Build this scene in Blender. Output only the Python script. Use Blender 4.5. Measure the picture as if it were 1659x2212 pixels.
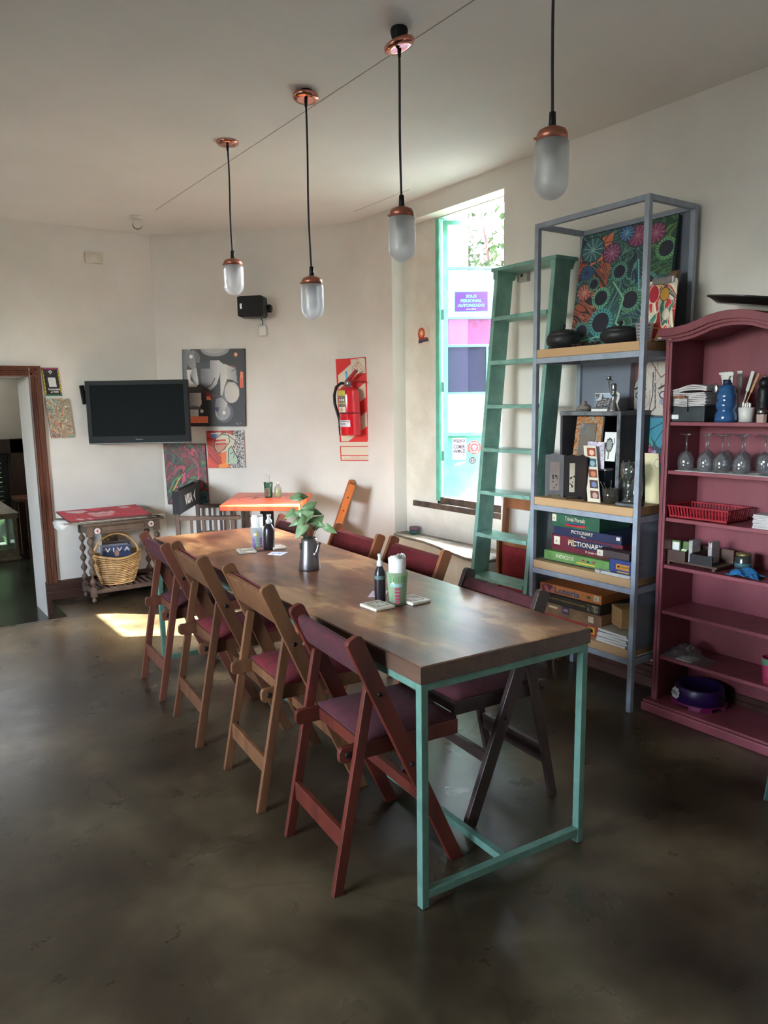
import bpy, bmesh, math, random
import numpy as np
from mathutils import Vector, Matrix
random.seed(7)
for o in list(bpy.data.objects): bpy.data.objects.remove(o)
S = bpy.context.scene
COL = S.collection
PI = math.pi

# ------------------------------------------------------------------ camera
cd = bpy.data.cameras.new('camera'); cam = bpy.data.objects.new('camera', cd); COL.objects.link(cam)
YAW, PITCH, ROLL, CZ = .5987, .1561, -.018, 1.5156
F = Vector((math.sin(YAW)*math.cos(PITCH), math.cos(YAW)*math.cos(PITCH), -math.sin(PITCH)))
R0 = Vector((math.cos(YAW), -math.sin(YAW), 0)); U0 = R0.cross(F)
Rr = R0*math.cos(ROLL)+U0*math.sin(ROLL); Uu = -R0*math.sin(ROLL)+U0*math.cos(ROLL)
cam.matrix_world = Matrix(((Rr.x, Uu.x, -F.x, 0), (Rr.y, Uu.y, -F.y, 0), (Rr.z, Uu.z, -F.z, CZ), (0, 0, 0, 1)))
cd.sensor_fit = 'AUTO'; cd.sensor_width = 36; cd.lens = 1618.3/2212*36
cd.shift_x = 34.9/2212; cd.shift_y = 19.8/2212
cd.clip_start = .05
S.camera = cam

# ------------------------------------------------------------------ light
W = bpy.data.worlds.new('world'); S.world = W; W.use_nodes = True
wn = W.node_tree.nodes; wn.clear()
sk = wn.new('ShaderNodeTexSky'); sk.sky_type = 'NISHITA'; sk.sun_disc = False; sk.sun_elevation = math.radians(47); sk.sun_rotation = math.radians(123)
sk.air_density = 1.; sk.dust_density = 2.5
bg = wn.new('ShaderNodeBackground'); bg.inputs[1].default_value = SKYS = 9.5
wo = wn.new('ShaderNodeOutputWorld')
hs = wn.new('ShaderNodeHueSaturation'); hs.inputs['Saturation'].default_value = .6; W.node_tree.links.new(sk.outputs[0], hs.inputs['Color']); W.node_tree.links.new(hs.outputs[0], bg.inputs[0]); W.node_tree.links.new(bg.outputs[0], wo.inputs[0])

sd = bpy.data.lights.new('sun', 'SUN'); sun = bpy.data.objects.new('sun', sd); COL.objects.link(sun)
sd.energy = 130; sd.angle = math.radians(.6); sd.color = (1, .97, .91)
sun.rotation_euler = Vector((-1, .68, -1.24)).to_track_quat('-Z', 'Y').to_euler(); sun.location = (9, 0, 8)

def area(name, loc, dirv, sx, sy, power, color, portal=False):
    l = bpy.data.lights.new(name, 'AREA'); l.shape = 'RECTANGLE'; l.size = sx; l.size_y = sy; l.energy = power; l.color = color
    if portal: l.cycles.is_portal = True
    o = bpy.data.objects.new(name, l); COL.objects.link(o); o.location = loc
    o.rotation_euler = Vector(dirv).to_track_quat('-Z', 'Z').to_euler()
    return o
# sky portals at the alcove window and the left opening, then a fill lamp
area('sky_portal', (3.62, 3.80, 1.78), (-1, 0, 0), .82, 2.0, 1, (1, 1, 1), True)
area('sky_portal_left', (-3.42, 1.9, 1.8), (1, 0, 0), 2.2, 1.5, 1, (1, 1, 1), True)
area('fill_next_room', (.9, 9.2, 2.2), (0, -.6, -1), 1.2, .8, 10, (.9, .95, 1))  # unseen fill lamp added to brighten the next room

S.view_settings.view_transform = 'Standard'; S.view_settings.look = 'None'
S.view_settings.exposure = 0.45; S.view_settings.gamma = 1; S.view_settings.use_curve_mapping = False

# ------------------------------------------------------------------ materials
def lin(c):
    c = np.asarray(c, float)
    return np.where(c <= .04045, c/12.92, ((c+.055)/1.055)**2.4)
def srgb(r, g, b): return tuple(float(x) for x in lin((r/255, g/255, b/255)))+(1,)
MATS = {}
def nm(name):
    m = bpy.data.materials.new(name); m.use_nodes = True
    return m, m.node_tree, m.node_tree.nodes['Principled BSDF']
def mat(name, col, rough=.5, metal=0., col2=None, scale=8, stretch=(1, 1, 1), bump=0., bscale=None, spec=None, coat=0, sheen=0, detail=6, lo=.35, hi=.65):
    if name in MATS: return MATS[name]
    m, nt, b = nm(name); L = nt.links.new
    c1 = srgb(*col); b.inputs['Base Color'].default_value = c1
    b.inputs['Roughness'].default_value = rough; b.inputs['Metallic'].default_value = metal
    if spec is not None: b.inputs['Specular IOR Level'].default_value = spec
    if coat: b.inputs['Coat Weight'].default_value = coat; b.inputs['Coat Roughness'].default_value = .15
    if sheen: b.inputs['Sheen Weight'].default_value = sheen
    tc = nt.nodes.new('ShaderNodeTexCoord'); mp = nt.nodes.new('ShaderNodeMapping'); L(tc.outputs['Object'], mp.inputs[0]); mp.inputs['Scale'].default_value = stretch
    n = nt.nodes.new('ShaderNodeTexNoise'); n.inputs['Scale'].default_value = scale; n.inputs['Detail'].default_value = detail; L(mp.outputs[0], n.inputs[0])
    if col2 is None: col2 = tuple(max(0, x*.88) for x in col)
    r = nt.nodes.new('ShaderNodeValToRGB'); r.color_ramp.elements[0].position = lo; r.color_ramp.elements[1].position = hi
    r.color_ramp.elements[0].color = srgb(*col2); r.color_ramp.elements[1].color = c1
    L(n.outputs[0], r.inputs[0]); L(r.outputs[0], b.inputs['Base Color'])
    if bump:
        n2 = nt.nodes.new('ShaderNodeTexNoise'); n2.inputs['Scale'].default_value = bscale or scale*4; n2.inputs['Detail'].default_value = 8; L(mp.outputs[0], n2.inputs[0])
        bp = nt.nodes.new('ShaderNodeBump'); bp.inputs['Strength'].default_value = bump; bp.inputs['Distance'].default_value = .01
        L(n2.outputs[0], bp.inputs['Height']); L(bp.outputs[0], b.inputs['Normal'])
    MATS[name] = m
    return m
def wood(name, c1, c2, rough=.45, axis='z', scale=14, coat=0):
    st = {'z': (1, 1, .09), 'x': (.09, 1, 1), 'y': (1, .09, 1)}[axis]
    return mat(name, c1, rough, 0, c2, scale, st, .12, scale*3, coat=coat, lo=.3, hi=.7)
def paint_attr():
    m, nt, b = nm('painted_surface'); a = nt.nodes.new('ShaderNodeAttribute'); a.attribute_name = 'Col'
    nt.links.new(a.outputs['Color'], b.inputs['Base Color']); b.inputs['Roughness'].default_value = .5
    n = nt.nodes.new('ShaderNodeTexNoise'); n.inputs['Scale'].default_value = 250
    bp = nt.nodes.new('ShaderNodeBump'); bp.inputs['Strength'].default_value = .15; bp.inputs['Distance'].default_value = .001
    nt.links.new(n.outputs[0], bp.inputs['Height']); nt.links.new(bp.outputs[0], b.inputs['Normal'])
    return m
PAINT = paint_attr()
def glassm(name, tint=(255, 255, 255), rough=.02, frost=0., gloss=.12, clear=1.):
    """thin glass: transparent, a translucent share for frosting, a glossy coat by facing"""
    if name in MATS: return MATS[name]
    m = bpy.data.materials.new(name); m.use_nodes = True; nt = m.node_tree; nt.nodes.clear(); L = nt.links.new
    out = nt.nodes.new('ShaderNodeOutputMaterial')
    tr = nt.nodes.new('ShaderNodeBsdfTransparent'); tr.inputs[0].default_value = srgb(*tint)
    tl = nt.nodes.new('ShaderNodeBsdfTranslucent'); tl.inputs[0].default_value = srgb(*tint)
    df = nt.nodes.new('ShaderNodeBsdfDiffuse'); df.inputs[0].default_value = srgb(*tint)
    m0 = nt.nodes.new('ShaderNodeMixShader'); m0.inputs[0].default_value = .35; L(tl.outputs[0], m0.inputs[1]); L(df.outputs[0], m0.inputs[2])
    m1 = nt.nodes.new('ShaderNodeMixShader'); m1.inputs[0].default_value = frost; L(tr.outputs[0], m1.inputs[1]); L(m0.outputs[0], m1.inputs[2])
    gl = nt.nodes.new('ShaderNodeBsdfGlossy'); gl.inputs['Roughness'].default_value = rough
    lw = nt.nodes.new('ShaderNodeLayerWeight'); lw.inputs[0].default_value = .35
    mr = nt.nodes.new('ShaderNodeMath'); mr.operation = 'MULTIPLY_ADD'; mr.inputs[1].default_value = gloss*2.5; mr.inputs[2].default_value = gloss*.3
    mr.use_clamp = True
    L(lw.outputs['Fresnel'], mr.inputs[0])
    m2 = nt.nodes.new('ShaderNodeMixShader'); L(mr.outputs[0], m2.inputs[0]); L(m1.outputs[0], m2.inputs[1]); L(gl.outputs[0], m2.inputs[2])
    L(m2.outputs[0], out.inputs[0]); MATS[name] = m
    return m
def meshm(name, col, scale):
    """expanded metal: rows of small holes cut out of the sheet"""
    m, nt, b = nm(name); L = nt.links.new; b.inputs['Base Color'].default_value = srgb(*col); b.inputs['Roughness'].default_value = .55; b.inputs['Metallic'].default_value = .2
    tc = nt.nodes.new('ShaderNodeTexCoord'); sx = nt.nodes.new('ShaderNodeSeparateXYZ'); L(tc.outputs['Object'], sx.inputs[0])
    def M(op, a, bb=None, c=None):
        n = nt.nodes.new('ShaderNodeMath'); n.operation = op
        for i, v in enumerate((a, bb, c)):
            if v is None: continue
            if isinstance(v, (int, float)): n.inputs[i].default_value = v
            else: L(v, n.inputs[i])
        return n.outputs[0]
    u = M('ADD', sx.outputs[0], sx.outputs[1])
    su = M('SINE', M('MULTIPLY', u, scale)); sv = M('SINE', M('MULTIPLY', sx.outputs[2], scale*1.6))
    hole = M('GREATER_THAN', M('MULTIPLY', su, sv), .28)
    tr = nt.nodes.new('ShaderNodeBsdfTransparent'); mx = nt.nodes.new('ShaderNodeMixShader')
    L(M('MULTIPLY', hole, .9), mx.inputs[0]); L(b.outputs[0], mx.inputs[1]); L(tr.outputs[0], mx.inputs[2]); L(mx.outputs[0], nt.nodes['Material Output'].inputs[0])
    return m

WALL = mat('wall_plaster', (236, 232, 224), .85, 0, (222, 218, 209), 1.7, (1, 1, 1), .35, 9)
WALLD = mat('alcove_plaster', (236, 232, 220), .9, 0, (220, 215, 200), 5, (1, 1, 1), .6, 14)
CEIL = mat('ceiling_paint', (240, 239, 235), .9, 0, (232, 231, 226), 1.2, (1, 1, 1), .12, 12)
FARW = mat('next_room_plaster', (205, 196, 176), .9, 0, (190, 180, 160), 2)
CEM = mat('cement', (150, 145, 132), .8, 0, (112, 106, 94), 7, (1, 1, 1), .5, 30)
MINT = mat('mint_paint', (92, 128, 112), .5, 0, (78, 112, 98), 20, (1, 1, 1), .15, 60)
MINTW = mat('window_mint', (112, 196, 172), .5, 0, (96, 176, 152), 12, (1, 1, 1), .2, 40)
LADM = mat('ladder_green', (134, 182, 166), .42, 0, (112, 158, 144), 12, (1, 1, 1), .35, 40)
STEEL = mat('shelf_steel', (160, 170, 182), .45, .1, (146, 156, 168), 20)
PINE = wood('pine_board', (204, 168, 124), (184, 146, 102), .5, 'y', 10)
PINK = mat('cabinet_paint', (136, 68, 76), .45, 0, (118, 56, 64), 6, (1, 1, .3), .1, 30)
OAKD = wood('door_wood', (112, 62, 40), (70, 38, 26), .35, 'z', 26, .3)
OAKX = wood('baseboard_wood', (84, 56, 46), (58, 38, 32), .4, 'x', 20, .2)
COP = mat('copper', (214, 150, 130), .14, 1., (206, 138, 118), 10)
COPM = mat('copper_matt', (172, 112, 92), .4, .8, (158, 98, 78), 14)
BLK = mat('black_plastic', (22, 23, 25), .45, spec=.3)
CORD = mat('dark_cord', (46, 44, 48), .7)
WHT = mat('white_plastic', (232, 230, 222), .4)
PAPER = mat('paper', (236, 234, 228), .8, 0, (222, 220, 214), 12)
RED = mat('maroon_cloth', (106, 22, 28), .95, 0, (86, 17, 22), 30, (1, 1, 1), .3, 200)
PLUM = mat('plum_cloth', (74, 26, 32), .95, 0, (60, 21, 27), 30, (1, 1, 1), .3, 200)
WICK = mat('wicker', (222, 184, 130), .6, 0, (190, 146, 92), 30, (1, 1, 1), .3, 80)
SILV = mat('brushed_metal', (170, 170, 172), .32, 1., (150, 150, 152), 30, (1, 1, .1))
CLEAR = glassm('clear_glass', (246, 250, 248), .03, .03, .28)
INK = mat('ink', (30, 28, 30), .6)
WINK = mat('white_ink', (240, 240, 240), .6)

def floor_mat():
    m, nt, b = nm('polished_concrete'); L = nt.links.new; N = nt.nodes.new
    tc = N('ShaderNodeTexCoord')
    def noise(s, d, sc=(1, 1, 1), dist=0):
        mp = N('ShaderNodeMapping'); mp.inputs['Scale'].default_value = sc; L(tc.outputs['Object'], mp.inputs[0])
        n = N('ShaderNodeTexNoise'); n.inputs['Scale'].default_value = s; n.inputs['Detail'].default_value = d; n.inputs['Distortion'].default_value = dist; L(mp.outputs[0], n.inputs[0]); return n.outputs[0]
    def ramp(i, stops):
        r = N('ShaderNodeValToRGB'); e = r.color_ramp.elements
        while len(e) < len(stops): e.new(.5)
        for k, (p, c) in enumerate(stops): e[k].position = p; e[k].color = c
        L(i, r.inputs[0]); return r.outputs[0]
    base = ramp(noise(1.6, 10, (1, 1, 1), .15), [(.34, srgb(38, 30, 19)), (.5, srgb(64, 54, 38)), (.66, srgb(100, 88, 65))])
    fine = ramp(noise(14, 8, (1, 1, 1), .4), [(.3, (.62, .62, .62, 1)), (.65, (1, 1, 1, 1))])
    scr = ramp(noise(3, 12, (1, 9, 1), 2.5), [(.0, (.6, .6, .6, 1)), (.36, (.78, .78, .78, 1)), (.42, (1, 1, 1, 1))])
    vo = N('ShaderNodeTexVoronoi'); vo.feature = 'DISTANCE_TO_EDGE'; vo.inputs['Scale'].default_value = .75
    mp = N('ShaderNodeMapping'); L(tc.outputs['Object'], mp.inputs[0])
    nd = N('ShaderNodeTexNoise'); nd.inputs['Scale'].default_value = 3; L(tc.outputs['Object'], nd.inputs[0])
    ad = N('ShaderNodeMixRGB'); ad.blend_type = 'ADD'; ad.inputs[0].default_value = .35; L(tc.outputs['Object'], ad.inputs[1]); L(nd.outputs['Color'], ad.inputs[2]); L(ad.outputs[0], vo.inputs['Vector'])
    crk = ramp(vo.outputs['Distance'], [(0, (.55, .55, .55, 1)), (.006, (1, 1, 1, 1))])
    def mul(a, c, f=1.):
        x = N('ShaderNodeMixRGB'); x.blend_type = 'MULTIPLY'; x.inputs[0].default_value = f; L(a, x.inputs[1]); L(c, x.inputs[2]); return x.outputs[0]
    c = mul(mul(base, fine, .7), crk, .6)
    L(c, b.inputs['Base Color'])
    rg = N('ShaderNodeMapRange'); L(noise(5, 8), rg.inputs[0]); rg.inputs[3].default_value = .22; rg.inputs[4].default_value = .36
    L(rg.outputs[0], b.inputs['Roughness'])
    bp = N('ShaderNodeBump'); bp.inputs['Strength'].default_value = .12; bp.inputs['Distance'].default_value = .004; L(noise(30, 8), bp.inputs['Height']); L(bp.outputs[0], b.inputs['Normal'])
    return m
FLOOR = floor_mat()
def table_mat():
    m, nt, b = nm('worn_varnished_wood'); L = nt.links.new; N = nt.nodes.new
    tc = N('ShaderNodeTexCoord')
    def noise(s, d, sc, dist=0):
        mp = N('ShaderNodeMapping'); mp.inputs['Scale'].default_value = sc; L(tc.outputs['Object'], mp.inputs[0])
        n = N('ShaderNodeTexNoise'); n.inputs['Scale'].default_value = s; n.inputs['Detail'].default_value = d; n.inputs['Distortion'].default_value = dist; L(mp.outputs[0], n.inputs[0]); return n.outputs[0]
    r = N('ShaderNodeValToRGB'); e = r.color_ramp.elements; e.new(.5); e.new(.5)
    for k, (p, c) in enumerate([(.38, srgb(92, 54, 38)), (.48, srgb(128, 84, 56)), (.56, srgb(150, 102, 66)), (.62, srgb(204, 156, 108))]): e[k].position = p; e[k].color = c
    L(noise(3.4, 5, (1.5, .7, 1), .3), r.inputs[0])
    g = N('ShaderNodeValToRGB'); g.color_ramp.elements[0].color = (.68, .66, .64, 1); g.color_ramp.elements[0].position = .3; g.color_ramp.elements[1].position = .62
    L(noise(34, 8, (1, .07, 1), .3), g.inputs[0])
    x = N('ShaderNodeMixRGB'); x.blend_type = 'MULTIPLY'; x.inputs[0].default_value = .8; L(r.outputs[0], x.inputs[1]); L(g.outputs[0], x.inputs[2]); L(x.outputs[0], b.inputs['Base Color'])
    rg = N('ShaderNodeMapRange'); L(noise(7, 8, (1, .4, 1)), rg.inputs[0]); rg.inputs[3].default_value = .22; rg.inputs[4].default_value = .40
    L(rg.outputs[0], b.inputs['Roughness'])
    bp = N('ShaderNodeBump'); bp.inputs['Strength'].default_value = .07; bp.inputs['Distance'].default_value = .004; L(noise(40, 8, (1, .1, 1)), bp.inputs['Height']); L(bp.outputs[0], b.inputs['Normal'])
    return m
TABW = table_mat()

# ------------------------------------------------------------------ mesh helpers
class MB:
    def __init__(s): s.v = []; s.f = []; s.sm = []
    def add(s, vs, fs, smooth=False):
        n = len(s.v); s.v += [tuple(v) for v in vs]; s.f += [tuple(i+n for i in f) for f in fs]; s.sm += [smooth]*len(fs); return s
    def box(s, a, b):
        x0, y0, z0 = [min(p, q) for p, q in zip(a, b)]; x1, y1, z1 = [max(p, q) for p, q in zip(a, b)]
        return s.add([(x0, y0, z0), (x1, y0, z0), (x1, y1, z0), (x0, y1, z0), (x0, y0, z1), (x1, y0, z1), (x1, y1, z1), (x0, y1, z1)],
                     [(3, 2, 1, 0), (4, 5, 6, 7), (0, 1, 5, 4), (1, 2, 6, 5), (2, 3, 7, 6), (3, 0, 4, 7)])
    def bar(s, p, q, w, t, side=(0, 1, 0)):
        """bar from p to q, thickness t along side, width w across"""
        p = Vector(p); q = Vector(q); d = (q-p).normalized(); sd_ = Vector(side); sd_ = (sd_-d*sd_.dot(d)).normalized(); o = d.cross(sd_)
        vs = []
        for c in (p, q):
            for a, b in ((-1, -1), (1, -1), (1, 1), (-1, 1)): vs.append(c+sd_*(a*t/2)+o*(b*w/2))
        return s.add(vs, [(3, 2, 1, 0), (4, 5, 6, 7), (0, 1, 5, 4), (1, 2, 6, 5), (2, 3, 7, 6), (3, 0, 4, 7)])
    def prism(s, poly, vec):
        """poly: list of 3D points (planar), extruded along vec"""
        n = len(poly); v = Vector(vec); vs = [Vector(p) for p in poly]; 
        nrm = Vector((0, 0, 0))
        for i in range(n): nrm += vs[i].cross(vs[(i+1) % n])
        if nrm.dot(v) < 0: vs.reverse()
        vs2 = vs+[p+v for p in vs]
        fs = [tuple(range(n))[::-1], tuple(range(n, 2*n))]+[(i, (i+1) % n, (i+1) % n+n, i+n) for i in range(n)]
        return s.add(vs2, fs)
    def lathe(s, prof, c=(0, 0, 0), n=24, axis=None, smooth=True, closed=False):
        """prof: list of (r, h) along axis"""
        c = Vector(c); M = Matrix.Identity(3) if axis is None else Vector(axis).to_track_quat('Z', 'Y').to_matrix()
        vs = []; fs = []; k = len(prof)
        for r, h in prof:
            for i in range(n):
                a = 2*PI*i/n; vs.append(c+M@Vector((r*math.cos(a), r*math.sin(a), h)))
        m = k if closed else k-1
        for j in range(m):
            for i in range(n):
                a = j*n+i; b = j*n+(i+1) % n; c2 = ((j+1) % k)*n+(i+1) % n; d = ((j+1) % k)*n+i
                fs.append((a, b, c2, d))
        if not closed:
            if prof[0][0] > 1e-5: fs.append(tuple(range(n))[::-1])
            if prof[-1][0] > 1e-5: fs.append(tuple(range((k-1)*n, k*n)))
        return s.add(vs, fs, smooth)
    def tube(s, pts, r, n=8, smooth=True, closed=False):
        pts = [Vector(p) for p in pts]; vs = []; fs = []; k = len(pts); up = None
        for j, p in enumerate(pts):
            if closed: t = (pts[(j+1) % k]-pts[j-1]).normalized()
            else: t = (pts[min(j+1, k-1)]-pts[max(j-1, 0)]).normalized()
            if up is None: up = t.orthogonal().normalized()
            up = (up-t*up.dot(t)).normalized(); o = t.cross(up); rr = r(j/(k-1)) if callable(r) else r
            for i in range(n):
                a = 2*PI*i/n; vs.append(p+up*(rr*math.cos(a))+o*(rr*math.sin(a)))
        for j in range(k if closed else k-1):
            for i in range(n): fs.append((j*n+i, j*n+(i+1) % n, ((j+1) % k)*n+(i+1) % n, ((j+1) % k)*n+i))
        if not closed: fs += [tuple(range(n))[::-1], tuple(range((k-1)*n, k*n))]
        return s.add(vs, fs, smooth)
    def ball(s, c, r, n=12, sc=(1, 1, 1)):
        prof = []; m = max(6, n//2); vs = []; fs = []
        for j in range(m+1):
            t = PI*j/m
            for i in range(n):
                a = 2*PI*i/n; vs.append((c[0]+r*sc[0]*math.sin(t)*math.cos(a), c[1]+r*sc[1]*math.sin(t)*math.sin(a), c[2]+r*sc[2]*math.cos(t)))
        for j in range(m):
            for i in range(n): fs.append((j*n+i, (j+1)*n+i, (j+1)*n+(i+1) % n, j*n+(i+1) % n))
        return s.add(vs, fs, True)
    def build(s, name, m, parent=None, bevel=0, seg=2):
        me = bpy.data.meshes.new(name); me.from_pydata(s.v, [], s.f)
        me.polygons.foreach_set('use_smooth', s.sm); me.materials.append(m); me.update()
        bm = bmesh.new(); bm.from_mesh(me); bmesh.ops.remove_doubles(bm, verts=bm.verts, dist=1e-6)
        bmesh.ops.recalc_face_normals(bm, faces=bm.faces); bm.to_mesh(me); bm.free()
        o = bpy.data.objects.new(name, me); COL.objects.link(o)
        if parent: o.parent = parent
        if bevel:
            md = o.modifiers.new('bevel', 'BEVEL'); md.width = bevel; md.segments = seg; md.limit_method = 'ANGLE'; md.angle_limit = math.radians(40)
        return o
def thing(name, label, cat, loc=(0, 0, 0), rz=0, group=None):
    o = bpy.data.objects.new(name, None); COL.objects.link(o); o.location = loc; o.rotation_euler = (0, 0, rz); o.empty_display_size = .1
    return tag(o, label, cat, group)
def tag(o, label, cat, group=None):
    o['label'] = label; o['category'] = cat
    if group: o['group'] = group
    return o
def struct(o): o['kind'] = 'structure'; return o
def stuff(o): o['kind'] = 'stuff'; return o
def arcpts(c, r, a0, a1, n, f): return [f(c, r, a0+(a1-a0)*i/n) for i in range(n+1)]
def text(parent, s, c, xd, yd, h, m, width=None, name='lettering', bold=0., ext=.0005):
    """flat lettering, centred at c, running along xd with up yd, in the parent's frame"""
    cu = bpy.data.curves.new(name, 'FONT'); cu.body = s; cu.align_x = 'CENTER'; cu.align_y = 'CENTER'; cu.size = 1; cu.offset = bold; cu.resolution_u = 2; cu.space_line = .95
    ob = bpy.data.objects.new(name, cu); me = bpy.data.meshes.new_from_object(ob); bpy.data.objects.remove(ob); bpy.data.curves.remove(cu)
    n = len(me.vertices); co = np.empty(n*3); me.vertices.foreach_get('co', co); co = co.reshape(-1, 3)
    w = co[:, 0].max()-co[:, 0].min(); hh = co[:, 1].max()-co[:, 1].min()
    cx = (co[:, 0].max()+co[:, 0].min())/2; cy = (co[:, 1].max()+co[:, 1].min())/2
    sy = h/hh; sx = (width/w) if width else sy
    xd = np.array(xd, float); xd /= np.linalg.norm(xd); yd = np.array(yd, float); yd /= np.linalg.norm(yd); zd = np.cross(xd, yd)
    P = np.array(c)+np.outer((co[:, 0]-cx)*sx, xd)+np.outer((co[:, 1]-cy)*sy, yd)+zd*ext
    me.vertices.foreach_set('co', P.ravel()); me.materials.clear(); me.materials.append(m); me.name = name; me.update()
    o = bpy.data.objects.new(name, me); COL.objects.link(o); o.parent = parent
    return o
class Art:
    """a small raster of flat colours that becomes the face colours of a real grid (a painted canvas)"""
    def __init__(s, w, h, col): s.w = w; s.h = h; s.a = np.empty((h, w, 3)); s.a[:] = np.array(col)/255; s.Y, s.X = np.mgrid[0:h, 0:w]; s.X = (s.X+.5)/w; s.Y = (s.Y+.5)/h
    def m(s, k, col, al=1.):
        c = np.array(col)/255.; k = k if k.dtype != bool else k.astype(float); k = (k*al)[..., None]; s.a = s.a*(1-k)+c*k; return s
    def poly(s, pts, col, al=1.):
        k = np.zeros((s.h, s.w), bool); n = len(pts)
        for i in range(n):
            x0, y0 = pts[i]; x1, y1 = pts[(i+1) % n]
            if y0 == y1: continue
            c = ((s.Y < y0) != (s.Y < y1)) & (s.X < (x1-x0)*(s.Y-y0)/(y1-y0)+x0); k ^= c
        return s.m(k, col, al)
    def ell(s, cx, cy, rx, ry, col, al=1., ring=None):
        d = np.sqrt(((s.X-cx)/rx)**2+((s.Y-cy)/ry)**2); k = d < 1
        if ring: k &= d > 1-ring
        return s.m(k, col, al)
    def line(s, pts, wd, col, al=1.):
        asp = s.h/s.w; k = np.zeros((s.h, s.w), bool)
        for (x0, y0), (x1, y1) in zip(pts[:-1], pts[1:]):
            dx, dy = x1-x0, (y1-y0)*asp; L2 = dx*dx+dy*dy+1e-9; t = np.clip(((s.X-x0)*dx+(s.Y-y0)*asp*dy)/L2, 0, 1)
            k |= (s.X-x0-t*dx)**2+((s.Y-y0)*asp-t*dy)**2 < wd*wd
        return s.m(k, col, al)
    def rays(s, cx, cy, r, n, col, wd=.006, r0=0):
        for i in range(n):
            a = 2*PI*i/n; s.line([(cx+r0*math.cos(a), cy+r0*math.sin(a)*s.w/s.h), (cx+r*math.cos(a), cy+r*math.sin(a)*s.w/s.h)], wd, col)
        return s
    def swirl(s, seed, pal, freq=5, warp=.25, lines=.14, lc=(20, 20, 25), mask=None, al=1.):
        r = np.random.RandomState(seed); asp = s.h/s.w; x = s.X.copy(); y = s.Y*asp
        for i in range(5):
            f = freq*(.6+i*.5); p = r.rand(4)*6.28; x, y = x+warp/(i+1.5)*np.sin(f*y+p[0]+1.3*np.sin(f*x+p[1])), y+warp/(i+1.5)*np.sin(f*x+p[2]+1.3*np.sin(f*y+p[3]))
        v = np.sin(freq*1.7*x+r.rand()*6)+np.sin(freq*1.9*y+r.rand()*6)+np.sin(freq*(x+y)); v = (v+3)*1.6
        u = np.sin(freq*1.1*(x-y)+2)*1.5+np.sin(freq*2.3*y+1); u = (u+3)*.9
        idx = (np.floor(v).astype(int)*3+np.floor(u).astype(int)*5) % len(pal); P = np.array(pal)/255.
        out = P[idx]*(.82+.36*(v-np.floor(v)))[..., None]
        e = (np.abs(v-np.round(v)) < lines) | (np.abs(u-np.round(u)) < lines*.7); out[e] = np.array(lc)/255.
        k = np.ones((s.h, s.w)) if mask is None else mask.astype(float); k = (k*al)[..., None]
        s.a = s.a*(1-k)+np.clip(out, 0, 1)*k; return s
    def build(s, name, O, U, V, parent=None):
        """grid from top-left O, along U to the right and V downwards"""
        O, U, V = [np.array(q, float) for q in (O, U, V)]; w, h = s.w, s.h
        jj, ii = np.mgrid[0:h+1, 0:w+1]; co = O+ii[..., None]/w*U+jj[..., None]/h*V
        me = bpy.data.meshes.new(name); nv = (w+1)*(h+1); nf = w*h
        me.vertices.add(nv); me.vertices.foreach_set('co', co.reshape(-1))
        j, i = np.mgrid[0:h, 0:w]; a = j*(w+1)+i; q = np.stack([a, a+w+1, a+w+2, a+1], -1).reshape(-1)
        me.loops.add(nf*4); me.loops.foreach_set('vertex_index', q); me.polygons.add(nf); me.polygons.foreach_set('loop_start', np.arange(nf)*4); me.polygons.foreach_set('loop_total', np.full(nf, 4))
        me.update(); ca = me.color_attributes.new('Col', 'FLOAT_COLOR', 'CORNER')
        c = lin(np.clip(s.a, 0, 1)); c = np.concatenate([c, np.ones((h, w, 1))], -1); ca.data.foreach_set('color', np.repeat(c.reshape(-1, 4), 4, axis=0).ravel())
        me.materials.append(PAINT); o = bpy.data.objects.new(name, me); COL.objects.link(o); o.parent = parent
        return o
def painting(name, label, art, O, U, V, depth=.02, edge=None, cat='painting', group=None, pname='painted_canvas', body='stretcher', loc=None):
    """thing: body box behind + painted grid; all in world coordinates from top-left O"""
    O, U, V = Vector(O), Vector(U), Vector(V); n = V.cross(U).normalized()     # n towards viewer
    base = O+V+U*.5
    t = thing(name, label, cat, base, 0, group)
    o = O-base
    MB().prism([o-n*.001, o+U-n*.001, o+U+V-n*.001, o+V-n*.001], -n*depth).build(body, edge or PAPER, t)
    art.build(pname, o, U, V, t)
    return t

# ------------------------------------------------------------------ room shell
XW, XB, HC = 3.394, 3.512, 2.907
YL = 6.30                              # left wall with the doorway
C1 = Vector((2.178, 6.297, 0)); CA = Vector((3.394, 5.222, 0)); D1 = (CA-C1).normalized()
# floor: main slab stops at the step, lower slab runs on into the next room
m = MB(); m.prism([(-3.2, -3.4, 0), (3.9, -3.4, 0), (3.9, 6.9, 0), (1.20, 6.9, 0), (1.18, 5.68, 0), (-3.2, 5.78, 0)], (0, 0, -.3))
struct(m.build('floor', FLOOR))
FL2 = mat('next_room_floor', (66, 70, 56), .2, 0, (46, 48, 38), 3, (1, 1, 1), .05, 9)
struct(MB().box((-3.2, 5.4, -.45), (4.2, 10.2, -.15)).build('floor_next_room', FL2))
m = MB(); m.box((-3.4, -3.6, HC), (XB+.10, 6.95, HC+.2))
struct(m.build('ceiling', CEIL))
GRV = mat('ceiling_crack', (150, 146, 136), .9)  # thin cracks in the ceiling
struct(MB().box((1.957, 1.4, HC-.0012), (1.960, 5.5, HC+.001)).build('trim_1', GRV))
struct(MB().box((3.209, 4.15, HC-.001), (3.2115, 4.82, HC+.001)).build('trim_2', GRV))
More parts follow.
